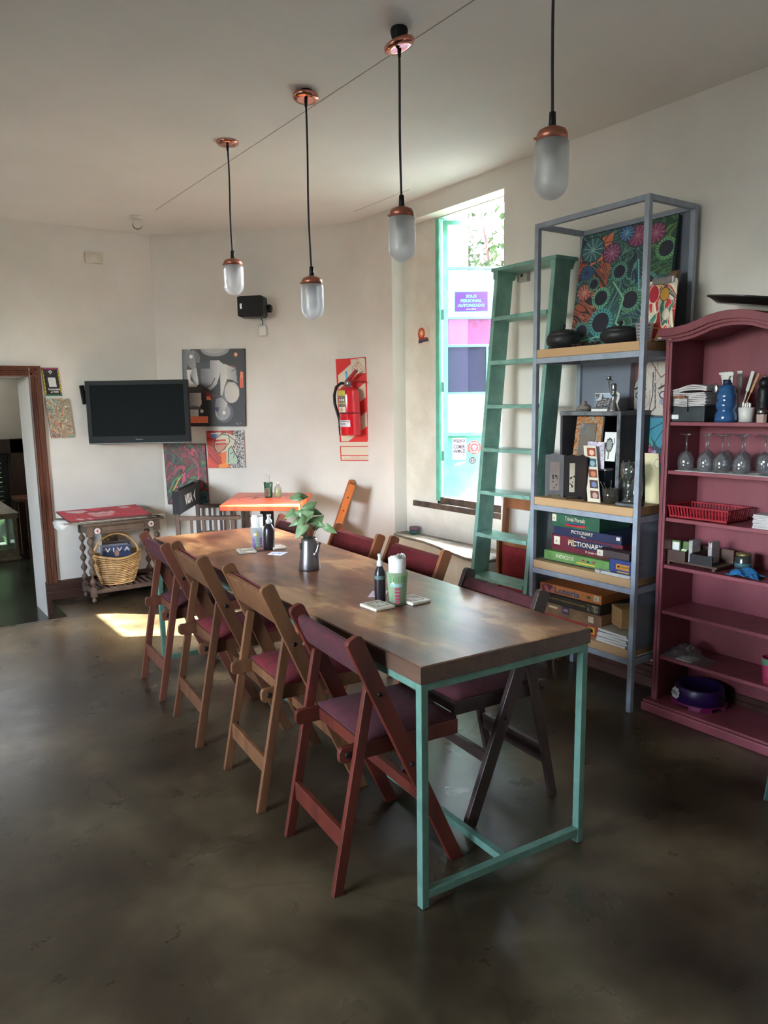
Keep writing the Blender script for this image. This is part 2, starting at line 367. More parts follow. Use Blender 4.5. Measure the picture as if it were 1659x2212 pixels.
# right wall with the window alcove
def ywall(mb, x0, x1, y0, y1, oy0, oy1, oz0, oz1, z0=-.3, z1=HC):
    mb.box((x0, y0, z0), (x1, oy0, z1)); mb.box((x0, oy1, z0), (x1, y1, z1)); mb.box((x0, oy0, z0), (x1, oy1, oz0)); mb.box((x0, oy0, oz1), (x1, oy1, z1))
m = MB(); ywall(m, XW, XB, -3.4, 6.0, 3.454, 4.606, .524, 2.78)
struct(m.build('wall_right', WALL))
m = MB(); ywall(m, XB, XB+.10, -3.4, 6.0, 3.40, 4.215, .735, 2.775)
struct(m.build('wall_right_window', WALLD))
SR = mat('blocker_dark', (84, 82, 78), .9)  # dark tone for the added light blockers below
struct(MB().box((XW, -3.4, HC+.2), (XB+.10, 6.8, 6.6)).build('wall_blocker_upper', SR))  # unseen storey added to keep part of the sky off the open sash
struct(MB().box((XB+.1002, -3.4, -.3), (XB+.13, 3.39, HC+.2)).build('wall_bounce_blocker', SR))  # added dark sheet, stops the sunlit outer wall bouncing onto the sash
struct(MB().box((XB+.12, -1.4, -.3), (14, -1.0, 7)).build('wall_blocker_side', SR))  # unseen wall put in to hide the low sky from the sash
# bulging ledge under the alcove
ld = [(XW+.02, 4.606), (3.372, 4.58), (3.351, 4.391), (3.345, 4.18), (3.30, 3.98), (3.249, 3.796), (3.185, 3.56), (3.19, 3.40), (XW+.02, 3.385)]
m = MB(); m.prism([(x, y, .262) for x, y in ld], (0, 0, .25)); struct(m.build('trim_ledge_wall', WALLD, bevel=.02, seg=3))
m = MB(); m.prism([(x-.012 if x < XW else x, y, .505) for x, y in ld]+[], (0, 0, .022)); m.box((XW, 3.46, .505), (XB-.002, 4.60, .527)); struct(m.build('trim_ledge', CEM, bevel=.006))
m = MB(); m.prism([(x-.03 if x < XW else x, y, 0) for x, y in ld], (0, 0, .262)); m.box((3.37, 4.5, 0), (XW+.02, 5.0, .12)); struct(m.build('trim_plinth', WALLD, bevel=.012))
# corner wall: a straight run, an arc, then the right wall
TL_ = .36; R_ = None
a1 = CA-D1*TL_; a2 = CA+Vector((0, -TL_, 0)); turn = math.acos(max(-1, min(1, D1.dot(Vector((0, -1, 0)))))); R_ = TL_/math.tan(turn/2)
n1 = Vector((-D1.y, D1.x, 0));  n1 = n1 if n1.dot(Vector((-1, -1, 0))) > 0 else -n1
cc = a1+n1*R_
arc = []
v0 = a1-cc; v1 = a2-cc; ang = v0.angle(v1); sg = 1 if v0.cross(v1).z > 0 else -1
for i in range(15): arc.append(cc+Matrix.Rotation(sg*ang*i/14, 3, 'Z')@v0)
vs = []; fs = []; prof = [C1]+arc
for p in prof: vs += [(p.x, p.y, -.3), (p.x, p.y, HC)]
k = len(prof)
out = [Vector((3.9, 4.9, 0)), Vector((3.9, 6.9, 0)), Vector((2.178, 6.9, 0))]
poly = [(p.x, p.y, -.3) for p in prof]+[(XW+.08, a2.y, -.3), (XW+.08, 6.8, -.3), (2.178, 6.8, -.3)]
m = MB(); m.prism(poly, (0, 0, HC+.3)); o = struct(m.build('wall_corner', WALL))
# left wall and doorway
DJ = 1.165; DT = 1.766; DL = .20
m = MB(); m.box((DJ, YL, -.3), (2.2, 6.765, HC)); m.box((-3.4, YL, -.3), (DL, 6.765, HC)); m.box((DL, YL, DT), (DJ, 6.765, HC))
struct(m.build('wall_left', WALL))
struct(MB().box((-3.4, -3.6, -.3), (-3.2, .8, HC)).box((-3.4, 3.0, -.3), (-3.2, 6.4, HC)).box((-3.4, .8, -.3), (-3.2, 3.0, 1.05)).box((-3.4, .8, 2.55), (-3.2, 3.0, HC)).build('wall_side', WALL))
struct(MB().box((-3.4, -3.6, -.3), (3.9, -3.4, HC)).build('wall_back', WALL))
# door casing: moulded boards
def casing(name, p0, p1, inner, w=.088):
    d = (Vector(p1)-Vector(p0)); i = Vector(inner).normalized()
    prof = [(0, 0), (0, .020), (.010, .024), (.016, .018), (.026, .018), (.031, .026), (.040, .026), (.046, .019), (.060, .017), (.066, .024), (.080, .028), (w, .024), (w, 0)]
    poly = [Vector(p0)+i*(-u)+Vector((0, -1, 0))*v for u, v in prof]
    return struct(MB().prism(poly, d).build(name, OAKD))
casing('door_frame', (DJ, YL-.0015, .135), (DJ, YL-.0015, DT+.066), (-1, 0, 0))
casing('door_frame', (DL-.1, YL-.0015, DT-.002), (DJ+.088, YL-.0015, DT-.002), (0, 0, -1), .07)
casing('door_frame', (DL, YL-.0015, -.15), (DL, YL-.0015, DT+.066), (1, 0, 0))
# baseboard with its drop beside the doorway
def base_prof(z0): return [(0, z0), (.034, z0), (.034, z0+.055), (.026, z0+.066), (.028, z0+.085), (.020, z0+.092), (.022, z0+.118), (.010, z0+.126), (.009, z0+.142), (0, z0+.146)]
m = MB(); m.prism([(DJ-.006, YL-y, z) for y, z in base_prof(0)], (2.19-DJ, 0, 0)); struct(m.build('baseboard_left', OAKX))
struct(MB().prism([(DJ-.006, YL-y, z) for y, z in ((0, -.15), (.033, -.15), (.033, 0), (0, 0))], (.045, 0, 0)).build('baseboard_drop', OAKX))
nn = Vector((-D1.y, D1.x, 0)); nn = n1
m = MB(); m.prism([C1+nn*y+Vector((0, 0, z)) for y, z in base_prof(0)], D1*1.05); struct(m.build('baseboard_corner', OAKX))
m = MB(); m.prism([(XW-y, -1.5, z*.9) for y, z in base_prof(0)], (0, 4.4, 0)); struct(m.build('baseboard_right', OAKX))
struct(MB().box((.2, 5.64, -.001), (1.1, 5.655, .0015)).build('trim_threshold', mat('threshold_dark', (70, 62, 52), .6)))

# ------------------------------------------------------------------ next room
struct(MB().box((1.9, 6.77, -.3), (2.1, 9.7, HC)).build('wall_next_room_right', FARW))
m = MB(); m.box((-3.4, 9.66, 1.02), (4.2, 9.85, HC)); m.box((1.60, 9.66, -.3), (4.2, 9.85, 1.02)); m.box((-3.4, 9.66, -.3), (.2, 9.85, 1.02))
struct(m.build('wall_next_room_far', FARW))
struct(MB().box((-3.4, 6.7, HC), (4.2, 9.9, HC+.2)).build('ceiling_next_room', CEIL))
struct(MB().box((-3.6, 6.4, -.3), (-3.4, 9.9, HC)).build('wall_next_room_left', FARW))
DKW = wood('dark_window_wood', (78, 58, 48), (52, 38, 32), .4, 'z', 20)
t = thing('shutter_window', 'dark wooden window with a black roller shutter in the next room', 'window', (.9, 9.6, -.15))
t['kind'] = 'structure'; t.name = 'window_2'
del t['category']; del t['label']
m = MB(); m.box((.60, -.05, 0), (.83, .058, 1.33)); m.box((.57, -.02, 0), (.61, .05, 1.2)); m.build('window_frame', DKW, t, .008)
MB().box((-.72, -.05, 1.16), (.83, .0, 1.33)).build('window_head', DKW, t, .008)
SLAT = mat('shutter_slat', (40, 42, 42), .4, 0, (28, 30, 30), 10)
for k in range(11):
    z = .56+k*.055
    MB().prism([(-.72, .0, z), (-.72, .02, z+.004), (-.72, .026, z+.046), (-.72, .006, z+.050)], (1.28, 0, 0)).build('slat', SLAT, t)
MB().box((.5, -.0, 0), (.57, .05, 1.16)).build('window_post', mat('dark_green_frame', (30, 38, 36), .4), t)
MB().box((-.72, .03, 0), (.5, .034, .56)).build('pane', CLEAR, t)
MB().box((-.72, .02, .0), (.5, .05, .05)).build('window_rail', DKW, t)
t = thing('hedge', 'green hedge beyond the glass of the next room', 'hedge', (.4, 11.2, -.3))
m = MB(); rh = random.Random(1)
for k in range(700): q_ = Vector((rh.uniform(-2.5, 2.5), rh.uniform(-.25, .1), rh.uniform(0, 2.6))); d_ = Vector((rh.uniform(-1, 1), rh.uniform(-1, 1), rh.uniform(-1, 1))).normalized()*.11; e_ = d_.orthogonal().normalized()*.06; m.add([q_-d_, q_+e_, q_+d_, q_-e_], [(0, 1, 2, 3)])
o = m.build('leaves', mat('hedge_leaf', (78, 116, 54), .7, 0, (46, 78, 34), 9), t); o['kind'] = 'stuff'
MB().box((-2.5, .12, 0), (2.5, .4, 2.5)).build('hedge_core', mat('hedge_dark', (34, 54, 28), .9), t)
# lantern in the next room
LW = mat('whitewashed_wood', (178, 166, 146), .6, 0, (150, 136, 116), 12)
t = thing('floor_lantern', 'whitewashed wood and glass floor lantern seen through the doorway', 'lantern', (1.24, 9.2, -.15), .12)
MB().box((-.17, -.17, .02), (.17, .17, .13)).box((-.185, -.185, 0), (.185, .185, .03)).build('base', LW, t, .006)
for sx in (-1, 1):
    for sy in (-1, 1): MB().box((sx*.15-.016, sy*.15-.016, .13), (sx*.15+.016, sy*.15+.016, .47)).build('post', LW, t)
MB().box((-.185, -.185, .47), (.185, .185, .53)).build('cap', LW, t, .006)
MB().add([(-.19, -.19, .53), (.19, -.19, .53), (.19, .19, .53), (-.19, .19, .53), (-.05, -.05, .66), (.05, -.05, .66), (.05, .05, .66), (-.05, .05, .66)], [(3, 2, 1, 0), (4, 5, 6, 7), (0, 1, 5, 4), (1, 2, 6, 5), (2, 3, 7, 6), (3, 0, 4, 7)]).build('roof', LW, t)
for a in range(4):
    c, s_ = [(0, -1), (1, 0), (0, 1), (-1, 0)][a]
    if c == 0: MB().box((-.134, s_*.15-.002, .13), (.134, s_*.15+.002, .47)).build('pane', CLEAR, t)
    else: MB().box((c*.15-.002, -.134, .13), (c*.15+.002, .134, .47)).build('pane', CLEAR, t)
# console table next room
CW = wood('console_wood', (112, 70, 50), (78, 46, 34), .4, 'z', 16)
t = thing('console_table', 'brown wooden console table beyond the doorway, half hidden by the jamb', 'table', (1.68, 8.98, -.15))
MB().prism([(-.24, .05, .655), (-.11, -.22, .655), (.2, -.22, .655), (.2, .4, .655), (-.24, .4, .655)], (0, 0, .035)).build('tabletop', CW, t, .004)
for lx, ly in ((-.15, -.1), (.16, -.1), (-.15, .36), (.16, .36)): MB().box((lx-.025, ly-.025, 0), (lx+.025, ly+.025, .655)).build('leg', CW, t)
MB().box((-.15, -.11, .56), (.16, -.09, .655)).build('apron', CW, t)
MB().box((-.10, -.05, .02), (.14, .33, .5)).build('cabinet_box', CW, t)

# ------------------------------------------------------------------ window in the alcove
WD = Vector((.47, .88, 0)).normalized(); SDIR = Vector((.83, -.558, 0)).normalized()
t = thing('window_1', '', '', (XB, 4.19, 0)); del t['category']; del t['label']; t['kind'] = 'structure'
m = MB(); m.box((-.012, .008, .80), (.085, .045, 2.770)); m.build('window_frame', MINTW, t, .003)
DKS = mat('weathered_sill', (52, 46, 44), .55, 0, (92, 74, 62), 16, (1, 1, 1), .5, 60)
MB().box((-.0, -.80, .776), (.088, .045, .828)).build('window_bottom_rail', DKS, t, .005)
m = MB(); m.box((-.02, -.80, .736), (.004, .315, .777)); m.build('window_sill', DKS, t, .006)
sash = bpy.data.objects.new('window_sash', None); COL.objects.link(sash); sash.parent = t; sash.location = (.008, -.012, 0); sash.rotation_euler = (0, 0, math.atan2(SDIR.y, SDIR.x))
SW = .60
m = MB(); m.box((.004, -.02, .827), (.034, .02, 2.750)); m.box((SW-.03, -.02, .827), (SW, .02, 2.750)); m.box((.034, -.02, 2.720), (SW-.03, .02, 2.750))
for z in (2.435, 2.096, 1.905, 1.574): m.box((.034, -.014, z-.008), (SW-.03, .014, z+.008))
m.box((.034, -.02, 1.272), (SW-.03, .02, 1.296)); m.box((.307, -.014, 1.582), (.321, .014, 1.897))
m.build('sash_frame', MINTW, sash)
MB().box((.034, -.012, .827), (SW-.03, .012, 1.272)).build('sash_panel', MINTW, sash)
FR = lambda n, t_, f: glassm(n, t_, .25, f, .05)
panes = [(2.443, 2.72, .034, SW-.03, glassm('pane_clear', (250, 252, 250), .03, 0, .03)), (2.104, 2.427, .034, SW-.03, FR('pane_frost', (150, 164, 180), .4)),
         (1.913, 2.088, .034, SW-.03, FR('pane_magenta', (150, 116, 142), .3)), (1.582, 1.897, .034, .307, FR('pane_blue', (92, 95, 112), .3)),
         (1.582, 1.897, .321, SW-.03, FR('pane_pink', (150, 78, 128), .3)), (1.296, 1.566, .034, SW-.03, FR('pane_white', (236, 240, 244), .45))]
for z0, z1, x0, x1, gm in panes: MB().box((x0, -.003, z0), (x1, .003, z1)).build('pane', gm, sash)
for z in (1.13, 1.62, 2.12):
    MB().box((-.012, -.024, z-.035), (.006, -.006, z+.035)).build('hinge', mat('hinge_green', (60, 110, 98), .5), sash)
# stickers on the sash (thing of their own would not move apart from it: they are parts)
PUR = mat('purple_sticker', (92, 56, 168), .5); LIL = mat('pale_sticker', (226, 216, 232), .6); COR = mat('coral_sticker', (236, 92, 96), .5); TEALI = mat('aqua_ink', (110, 220, 222), .5)
def on_sash(x0, z0, x1, z1, m_, nme): 
    return MB().box((x0, -.0155 if m_ is not PUR else -.0048, z0), (x1, -.012 if m_ is not PUR else -.003, z1)).build(nme, m_, sash)
MB().box((.081, -.0042, 2.137), (.322, -.0032, 2.279)).build('sticker_border', TEALI, sash)
MB().box((.086, -.0048, 2.142), (.317, -.0038, 2.274)).build('sticker', PUR, sash)
for s_, z, w in (('SOLO', 2.244, .075), ('PERSONAL', 2.213, .150), ('AUTORIZADO', 2.182, .19)): text(sash, s_, (.2, -.005, z), (1, 0, 0), (0, 0, 1), .0215, TEALI, w, bold=.03)
text(sash, 'CASA & PENNY', (.2, -.005, 2.156), (1, 0, 0), (0, 0, 1), .0075, WINK, .07)
MB().box((.066, -.0132, 1.102), (.166, -.0122, 1.256)).build('sticker', LIL, sash)
for s_, z, h, w in (('VIOLENCIA', 1.236, .024, .088), ('ES', 1.214, .007, .012), ('COMER', 1.194, .027, .084), ('ANIMALES', 1.162, .026, .088), ('VOICOT.COM', 1.136, .011, .074), ('.... ...... ....', 1.122, .003, .06)):
    text(sash, s_, (.116, -.0134, z), (1, 0, 0), (0, 0, 1), h, mat('grey_ink', (60, 52, 64), .6), w, bold=.03)
MB().lathe([(0, 0), (.049, 0), (.049, .001), (0, .001)], (.225, -.0128, 1.187), 32, (0, -1, 0), False).build('sticker', COR, sash)
text(sash, 'PET FRIENDLY', (.225, -.0141, 1.219), (1, 0, 0), (0, 0, 1), .008, WINK, .058); text(sash, 'PET FRIENDLY', (.225, -.0141, 1.153), (1, 0, 0), (0, 0, 1), .008, WINK, .054)
m = MB(); m.lathe([(.031, 0), (.034, 0), (.034, .0005), (.031, .0005)], (.225, -.0139, 1.187), 32, (0, -1, 0), False, True)
for px_, pz_, r_ in ((0, -.008, .011), (-.014, .004, .005), (-.005, .012, .0055), (.005, .012, .0055), (.014, .004, .005)): m.lathe([(0, 0), (r_, 0), (r_, .0006), (0, .0006)], (.225+px_, -.0139, 1.187+pz_), 14, (0, -1, 0), False)
m.build('sticker_print', WINK, sash)
MB().lathe([(0, 0), (.024, 0), (.024, .001), (0, .001)], (.213, -.0128, 1.094), 24, (0, -1, 0), False).build('sticker', mat('charcoal_sticker', (48, 56, 58), .5), sash)
m = MB(); m.lathe([(.015, 0), (.017, 0), (.017, .0005), (.015, .0005)], (.213, -.0139, 1.094), 24, (0, -1, 0), False, True); m.build('sticker_print', WINK, sash)
text(sash, 'S', (.213, -.0141, 1.094), (1, 0, 0), (0, 0, 1), .016, WINK, .014)
MB().prism([(.08, -.0125, 1.062), (.10, -.0125, 1.078), (.155, -.0125, 1.088), (.162, -.0125, 1.078), (.12, -.0125, 1.06), (.085, -.0125, 1.055)], (0, -.0006, 0)).build('scraped_paint', PAPER, sash)

# ------------------------------------------------------------------ outside the window
GW = mat('garden_wall_white', (186, 184, 178), .9, 0, (190, 188, 180), 3)
struct(MB().box((XB+.1, 4.95, -.3), (4.45, 5.6, 3.6)).build('wall_outside_white', GW))
struct(MB().box((5.6, -1, -.3), (5.8, 9.5, 1.62)).build('wall_garden', GW))
struct(MB().box((XB+.1, -4, -.35), (14, 18, -.3)).build('ground_outside', mat('dark_paving', (92, 92, 84), .9)))
struct(MB().box((10.2, 2, -.3), (10.5, 18, 3.1)).build('wall_neighbour', mat('grey_neighbour_wall', (150, 160, 176), .9)))
LEAF = mat('leaf_green', (36, 64, 18), .6, 0, (24, 48, 14), 6); BRK = mat('branch_bark', (120, 84, 70), .8)
t = thing('climbing_vine', 'leafy climbing vine with bare red twigs outside the window', 'vine', (7.05, 7.65, 0))
rnd = random.Random(3); tw = MB(); lf = []
for k in range(84):
    p = Vector((rnd.uniform(-.7, .9), rnd.uniform(-1.6, 1.1), rnd.uniform(2.4, 5.0))); pts = [p]; d = Vector((rnd.uniform(-.4, .4), rnd.uniform(-1, 1), rnd.uniform(-.8, .5))).normalized()
    for j in range(7): d = (d+Vector((rnd.uniform(-.5, .5), rnd.uniform(-.5, .5), rnd.uniform(-.5, .4)))).normalized(); pts.append(pts[-1]+d*.16)
    tw.tube(pts, lambda q: .008*(1-.6*q), 5)
    for q in pts[1:]:
        if rnd.random() < .8: 
            for _ in range(rnd.randint(3, 5)): lf.append(q+Vector((rnd.uniform(-.1, .1), rnd.uniform(-.1, .1), rnd.uniform(-.12, .06))))
tw.tube([(.4, .2, -.3), (.35, .1, 1.2), (.3, 0, 2.4), (.1, -.1, 3.4), (0, 0, 4.2)], lambda q: .05*(1-.7*q), 8)
tw.build('twigs', mat('red_twig', (70, 32, 30), .7), t)['kind'] = 'stuff'
lm = MB()
for p in lf:
    s_ = rnd.uniform(.06, .10); r = Matrix.Rotation(rnd.uniform(0, 6.28), 3, 'Z')@Matrix.Rotation(rnd.uniform(-1, 1), 3, 'X')
    q = [r@Vector(v)*s_+p for v in ((0, 0, 0), (.45, .5, .1), (.3, 1.1, 0), (0, 1.5, -.15), (-.3, 1.1, 0), (-.45, .5, .1))]
    lm.add(q, [(0, 1, 2), (0, 2, 3), (0, 3, 4), (0, 4, 5)])
o = lm.build('leaves', LEAF, t); o['kind'] = 'stuff'

# ------------------------------------------------------------------ long table
TOP = .77; TH = .052; tq = [(1.27, 1.607), (1.948, 1.565), (2.099, 4.182), (1.383, 4.23)]
tb = Vector((1.675, 2.9, 0)); t = thing('long_table', 'long worn wooden table on a thin mint green metal frame', 'table', tb)
MB().prism([(x-tb.x, y-tb.y, TOP-TH) for x, y in tq], (0, 0, TH)).build('tabletop', TABW, t, .003)
EDW = wood('table_edge_wood', (92, 66, 50), (64, 44, 34), .5, 'y', 30)
for i in range(4):
    a, b = Vector((*tq[i], 0))-tb, Vector((*tq[(i+1) % 4], 0))-tb; d = (b-a).normalized(); o_ = Vector((d.y, -d.x, 0))
    MB().prism([a+o_*.003-d*.003+Vector((0, 0, TOP-TH-.001)), b+o_*.003+d*.003+Vector((0, 0, TOP-TH-.001)), b+Vector((0, 0, TOP-TH-.001)), a+Vector((0, 0, TOP-TH-.001))], (0, 0, TH-.001)).build('edge_band', EDW, t, .001)
def inset(i, z):
    c = Vector((sum(p[0] for p in tq)/4, sum(p[1] for p in tq)/4, 0)); r = []
    for x, y in tq: r.append(Vector((x+(i if x < c.x else -i)-tb.x, y+(i if y < c.y else -i)-tb.y, z)))
    return r
T_ = .026; q = inset(T_/2+.002, TOP-TH-T_/2)
for i in range(4):
    a, b = q[i], q[(i+1) % 4]; d = (b-a).normalized()*T_/2
    MB().bar(a+d, b-d, T_, T_, (0, 0, 1)).build('frame_rail', MINT, t, .002)
    MB().bar(a+Vector((0, 0, T_/2)), Vector((a.x, a.y, .004)), T_, T_, (1, 0, 0)).build('leg', MINT, t, .002)
    MB().lathe([(0, 0), (.012, 0), (.012, .004), (0, .004)], (a.x, a.y, 0), 10).build('foot', BLK, t)
zb = .046
for i, j in ((0, 1), (2, 3)):
    a = Vector((q[i].x, q[i].y, zb)); b = Vector((q[j].x, q[j].y, zb)); d = (b-a).normalized()*T_/2
    MB().bar(a+d, b-d, T_, T_, (0, 0, 1)).build('cross_bar', MINT, t, .002)
a = (q[0]+q[1])/2; b = (q[2]+q[3])/2; d = (b-a).normalized()*T_/2
MB().bar(Vector((a.x, a.y, zb))+d, Vector((b.x, b.y, zb))-d, T_, T_, (0, 0, 1)).build('stretcher', MINT, t, .002)

# ------------------------------------------------------------------ folding chairs
BOLT = mat('bolt_dark', (48, 40, 38), .4, .6)
def rounded_end(p, q, w, n=5):
    """2D outline (x,z) of a plank from p to q with a rounded far end"""
    p = Vector((p[0], p[1])); q = Vector((q[0], q[1])); d = (q-p).normalized(); o = Vector((-d.y, d.x)); r = w*.32; pts = [p+o*w/2, p-o*w/2]
    c1 = q-d*r-o*(w/2-r); c2 = q-d*r+o*(w/2-r)
    for i in range(n+1): a = PI/2*i/n; pts.append(c1+(-o*math.cos(a)+d*math.sin(a))*r)
    for i in range(n+1): a = PI/2*i/n; pts.append(c2+(d*math.cos(a)+o*math.sin(a))*r)
    return pts
def cushion(mb, x0, x1, y0, y1, z0, z1, r=.015, n=6):
    """soft pad: domed box"""
    N = 8; vs = []; fs = []
    for i in range(N+1):
        for j in range(N+1):
            u = i/N; v = j/N; e = min(1, min(u, 1-u)*N/1.6)*.5+min(1, min(v, 1-v)*N/1.6)*.5; ed = min(min(u, 1-u), min(v, 1-v))*N
            h = z0+(z1-z0)*(.35+.65*min(1, math.sqrt(max(0, ed/1.8))))+.006*math.sin(PI*u)*math.sin(PI*v)
            vs.append((x0+(x1-x0)*u, y0+(y1-y0)*v, h))
    n0 = (N+1)**2
    for i in range(N):
        for j in range(N): fs.append((i*(N+1)+j, (i+1)*(N+1)+j, (i+1)*(N+1)+j+1, i*(N+1)+j+1))
    rim = [i*(N+1) for i in range(N+1)]+[N*(N+1)+j for j in range(1, N+1)]+[i*(N+1)+N for i in range(N-1, -1, -1)]+[j for j in range(N-1, 0, -1)]
    for k in rim: vs.append((vs[k][0], vs[k][1], z0))
    m_ = len(rim)
    for k in range(m_): fs.append((rim[k], n0+k, n0+(k+1) % m_, rim[(k+1) % m_])[::-1])
    fs.append(tuple(n0+k for k in range(m_)))
    mb.add(vs, fs, True)
def folding_chair(label, loc, rz, wd, cloth, sleeve=False, w=.46, h=.83, foot=.42, back=.035, group='folding chairs around the long table', name='folding_chair'):
    t = thing(name, label, 'chair', loc, rz, group)
    hw = w/2
    def ln(z): return foot+(back-foot)*z/h            # stile centre line
    for s_ in (-1, 1):
        y = s_*(hw-.011)
        pts = rounded_end((foot, .0), (back, h), .056); pts[0].y = pts[1].y = 0; 
        MB().prism([(p.x, y-.011, p.y) for p in pts], (0, .022, 0)).build('stile', wd, t, .002)
        y = s_*(hw-.0345); lx = ln(.655)-.008
        pts = rounded_end((0, 0), (lx, .672), .034); pts[0].y = pts[1].y = 0
        MB().prism([(p.x, y-.011, p.y) for p in pts], (0, .022, 0)).build('leg', wd, t, .002)
        y = s_*(hw-.058); x0 = .028; x1 = foot+.035
        pts = rounded_end((x1, .445), (x0, .445), .052)
        MB().prism([(p.x, y-.010, p.y) for p in pts], (0, .020, 0)).build('seat_rail', wd, t, .002)
        for (bx, bz) in ((ln(.64), .64), (ln(.39), .385)): MB().lathe([(0, 0), (.009, 0), (.008, .003), (0, .003)], (bx, s_*hw, bz), 10, (0, s_, 0)).build('bolt', BOLT, t)
        MB().lathe([(0, 0), (.012, 0), (.011, .003), (0, .003)], (x0+.03, s_*(hw-.048), .445), 10, (0, s_, 0)).build('bolt', BOLT, t)
    xs = .15/.655*(ln(.655)-.008)
    MB().box((xs-.006, -(hw-.046), .138), (xs+.012, hw-.046, .205)).build('lower_rail', wd, t, .002)
    MB().box((ln(.24)-.011, -(hw-.022), .215), (ln(.24)+.011, hw-.022, .255)).build('front_stretcher', wd, t, .002)
    MB().box((.115, -(hw-.068), .425), (.135, hw-.068, .466)).build('seat_bar', wd, t, .002)
    MB().box((foot+.012, -(hw-.068), .425), (foot+.032, hw-.068, .466)).build('seat_bar', wd, t, .002)
    m = MB(); cushion(m, .118, foot+.03, -(hw-.05), hw-.05, .468, .505); m.build('seat', cloth, t)
    d = Vector((back-foot, 0, h)).normalized(); o = Vector((d.z, 0, -d.x))        # o points forward
    def P(z, off): return Vector((ln(z), 0, z))+o*off
    z0, z1 = h-.145, h-.03
    iy = hw-.022
    if sleeve:
        prof = []
        for i in range(16):
            a = 2*PI*i/16; prof.append(P((z0+z1)/2, 0)+d*(math.copysign(abs(math.sin(a))**.55, math.sin(a))*(z1-z0)*.52)+o*(math.copysign(abs(math.cos(a))**.8, math.cos(a))*.021))
        m = MB(); m.prism([p+Vector((0, -iy, 0)) for p in prof], (0, 2*iy, 0)); m.build('backrest', cloth, t, .002)
    else:
        a_ = [P(z0, -.024), P(z0, -.004), P(z1, -.004), P(z1, -.024)]
        MB().prism([p+Vector((0, -iy, 0)) for p in a_], (0, 2*iy, 0)).build('backrest', wd, t, .002)
        prof = [P(z0+.01, -.004), P(z0+.006, .008), P(z0+.02, .02), P((z0+z1)/2, .024), P(z1-.018, .02), P(z1-.004, .008), P(z1-.008, -.004)]
        MB().prism([p+Vector((0, -(iy-.012), 0)) for p in prof], (0, 2*(iy-.012), 0)).build('back_pad', cloth, t, .004)
    return t
W1 = wood('chair_wood_rosy', (112, 66, 48), (86, 46, 34), .42, 'z', 16)
W2 = wood('chair_wood_tan', (122, 82, 52), (86, 54, 34), .42, 'z', 16)
W3 = wood('chair_wood_brown', (106, 69, 44), (78, 48, 31), .42, 'z', 16)
W4 = wood('chair_wood_red', (98, 40, 28), (70, 28, 20), .4, 'z', 14)
W5 = wood('chair_wood_dark', (62, 44, 38), (44, 32, 28), .45, 'z', 14)
W6 = wood('chair_wood_honey', (196, 112, 48), (166, 84, 34), .4, 'z', 12)
W7 = wood('chair_wood_light', (158, 100, 64), (126, 74, 46), .42, 'z', 14)
Lc = [('reddish folding chair with plum cloth back, nearest on the left of the long table', 2.015, 1.122, -.10, W4, PLUM, True, .45, .83, .435, .06),
      ('tan folding chair with bare plank back, second on the left side from the near end', 2.600, 1.148, -.10, W2, RED, False, .46, .875, .42, .045),
      ('brown folding chair with bare plank back, third on the left side from the near end', 3.258, 1.168, -.10, W3, RED, False, .46, .87, .42, .045),
      ('rosy folding chair with plum cloth back, farthest on the left side near the sun patch', 3.885, 1.214, -.07, W1, PLUM, True, .45, .83, .42, .05)]
for lb, y, x, rz, wd, cl, sl, w_, h_, ft_, bk_ in Lc: folding_chair(lb, (x, y, 0), rz, wd, cl, sl, w_, h_, ft_, bk_)
Rc = [('dark folding chair with wide plum cloth back, nearest on the window side of the table', 2.045, 2.125, PI-.09, W5, PLUM, True, .46, .832),
      ('folding chair with maroon padded back on the window side, just past the near one', 2.900, 2.355, PI-.08, W7, RED, False, .49, .82),
      ('folding chair with maroon padded back on the window side, behind the potted plant', 3.455, 2.365, PI-.08, W7, RED, False, .49, .82),
      ('folding chair with maroon cloth back at the far corner on the window side', 4.03, 2.285, PI-.08, W1, PLUM, True, .45, .82)]
for lb, y, x, rz, wd, cl, sl, w_, h_ in Rc: folding_chair(lb, (x, y, 0), rz, wd, cl, sl, w_, h_, .42, .085 if wd is W5 else .06)
# orange folding chair seen edge on against the curved corner
t = thing('folded_chair', 'honey orange folding chair seen edge-on against the corner wall by the window', 'chair', (3.235, 4.95, 0), math.atan2(.54, -.84), 'spare folding chairs')
for s_ in (-1, 1):
    pts = rounded_end((.33, 0), (.0, .90), .052); pts[0].y = pts[1].y = 0
    MB().prism([(p.x, s_*.17-.011, p.y) for p in pts], (0, .022, 0)).build('stile', W6, t, .003)
    pts = rounded_end((-.03, 0), (.11, .60), .032); pts[0].y = pts[1].y = 0
    MB().prism([(p.x, s_*.145-.011, p.y) for p in pts], (0, .022, 0)).build('leg', W6, t, .002)
    for bz in (.80, .70): MB().lathe([(0, 0), (.006, 0), (.005, .002), (0, .002)], (.33-.33*bz/.9, s_*.181, bz), 8, (0, s_, 0)).build('bolt', BOLT, t)
MB().prism([(.072, -.16, .75), (.058, -.16, .745), (.010, -.16, .875), (.024, -.16, .88)], (0, .32, 0)).build('backrest', W6, t, .002)
MB().prism([(.245, -.13, .28), (.225, -.13, .27), (.115, -.13, .57), (.135, -.13, .58)], (0, .26, 0)).build('seat', W6, t, .003)
MB().box((-.012, -.14, .12), (.006, .14, .18)).build('lower_rail', W6, t, .002)
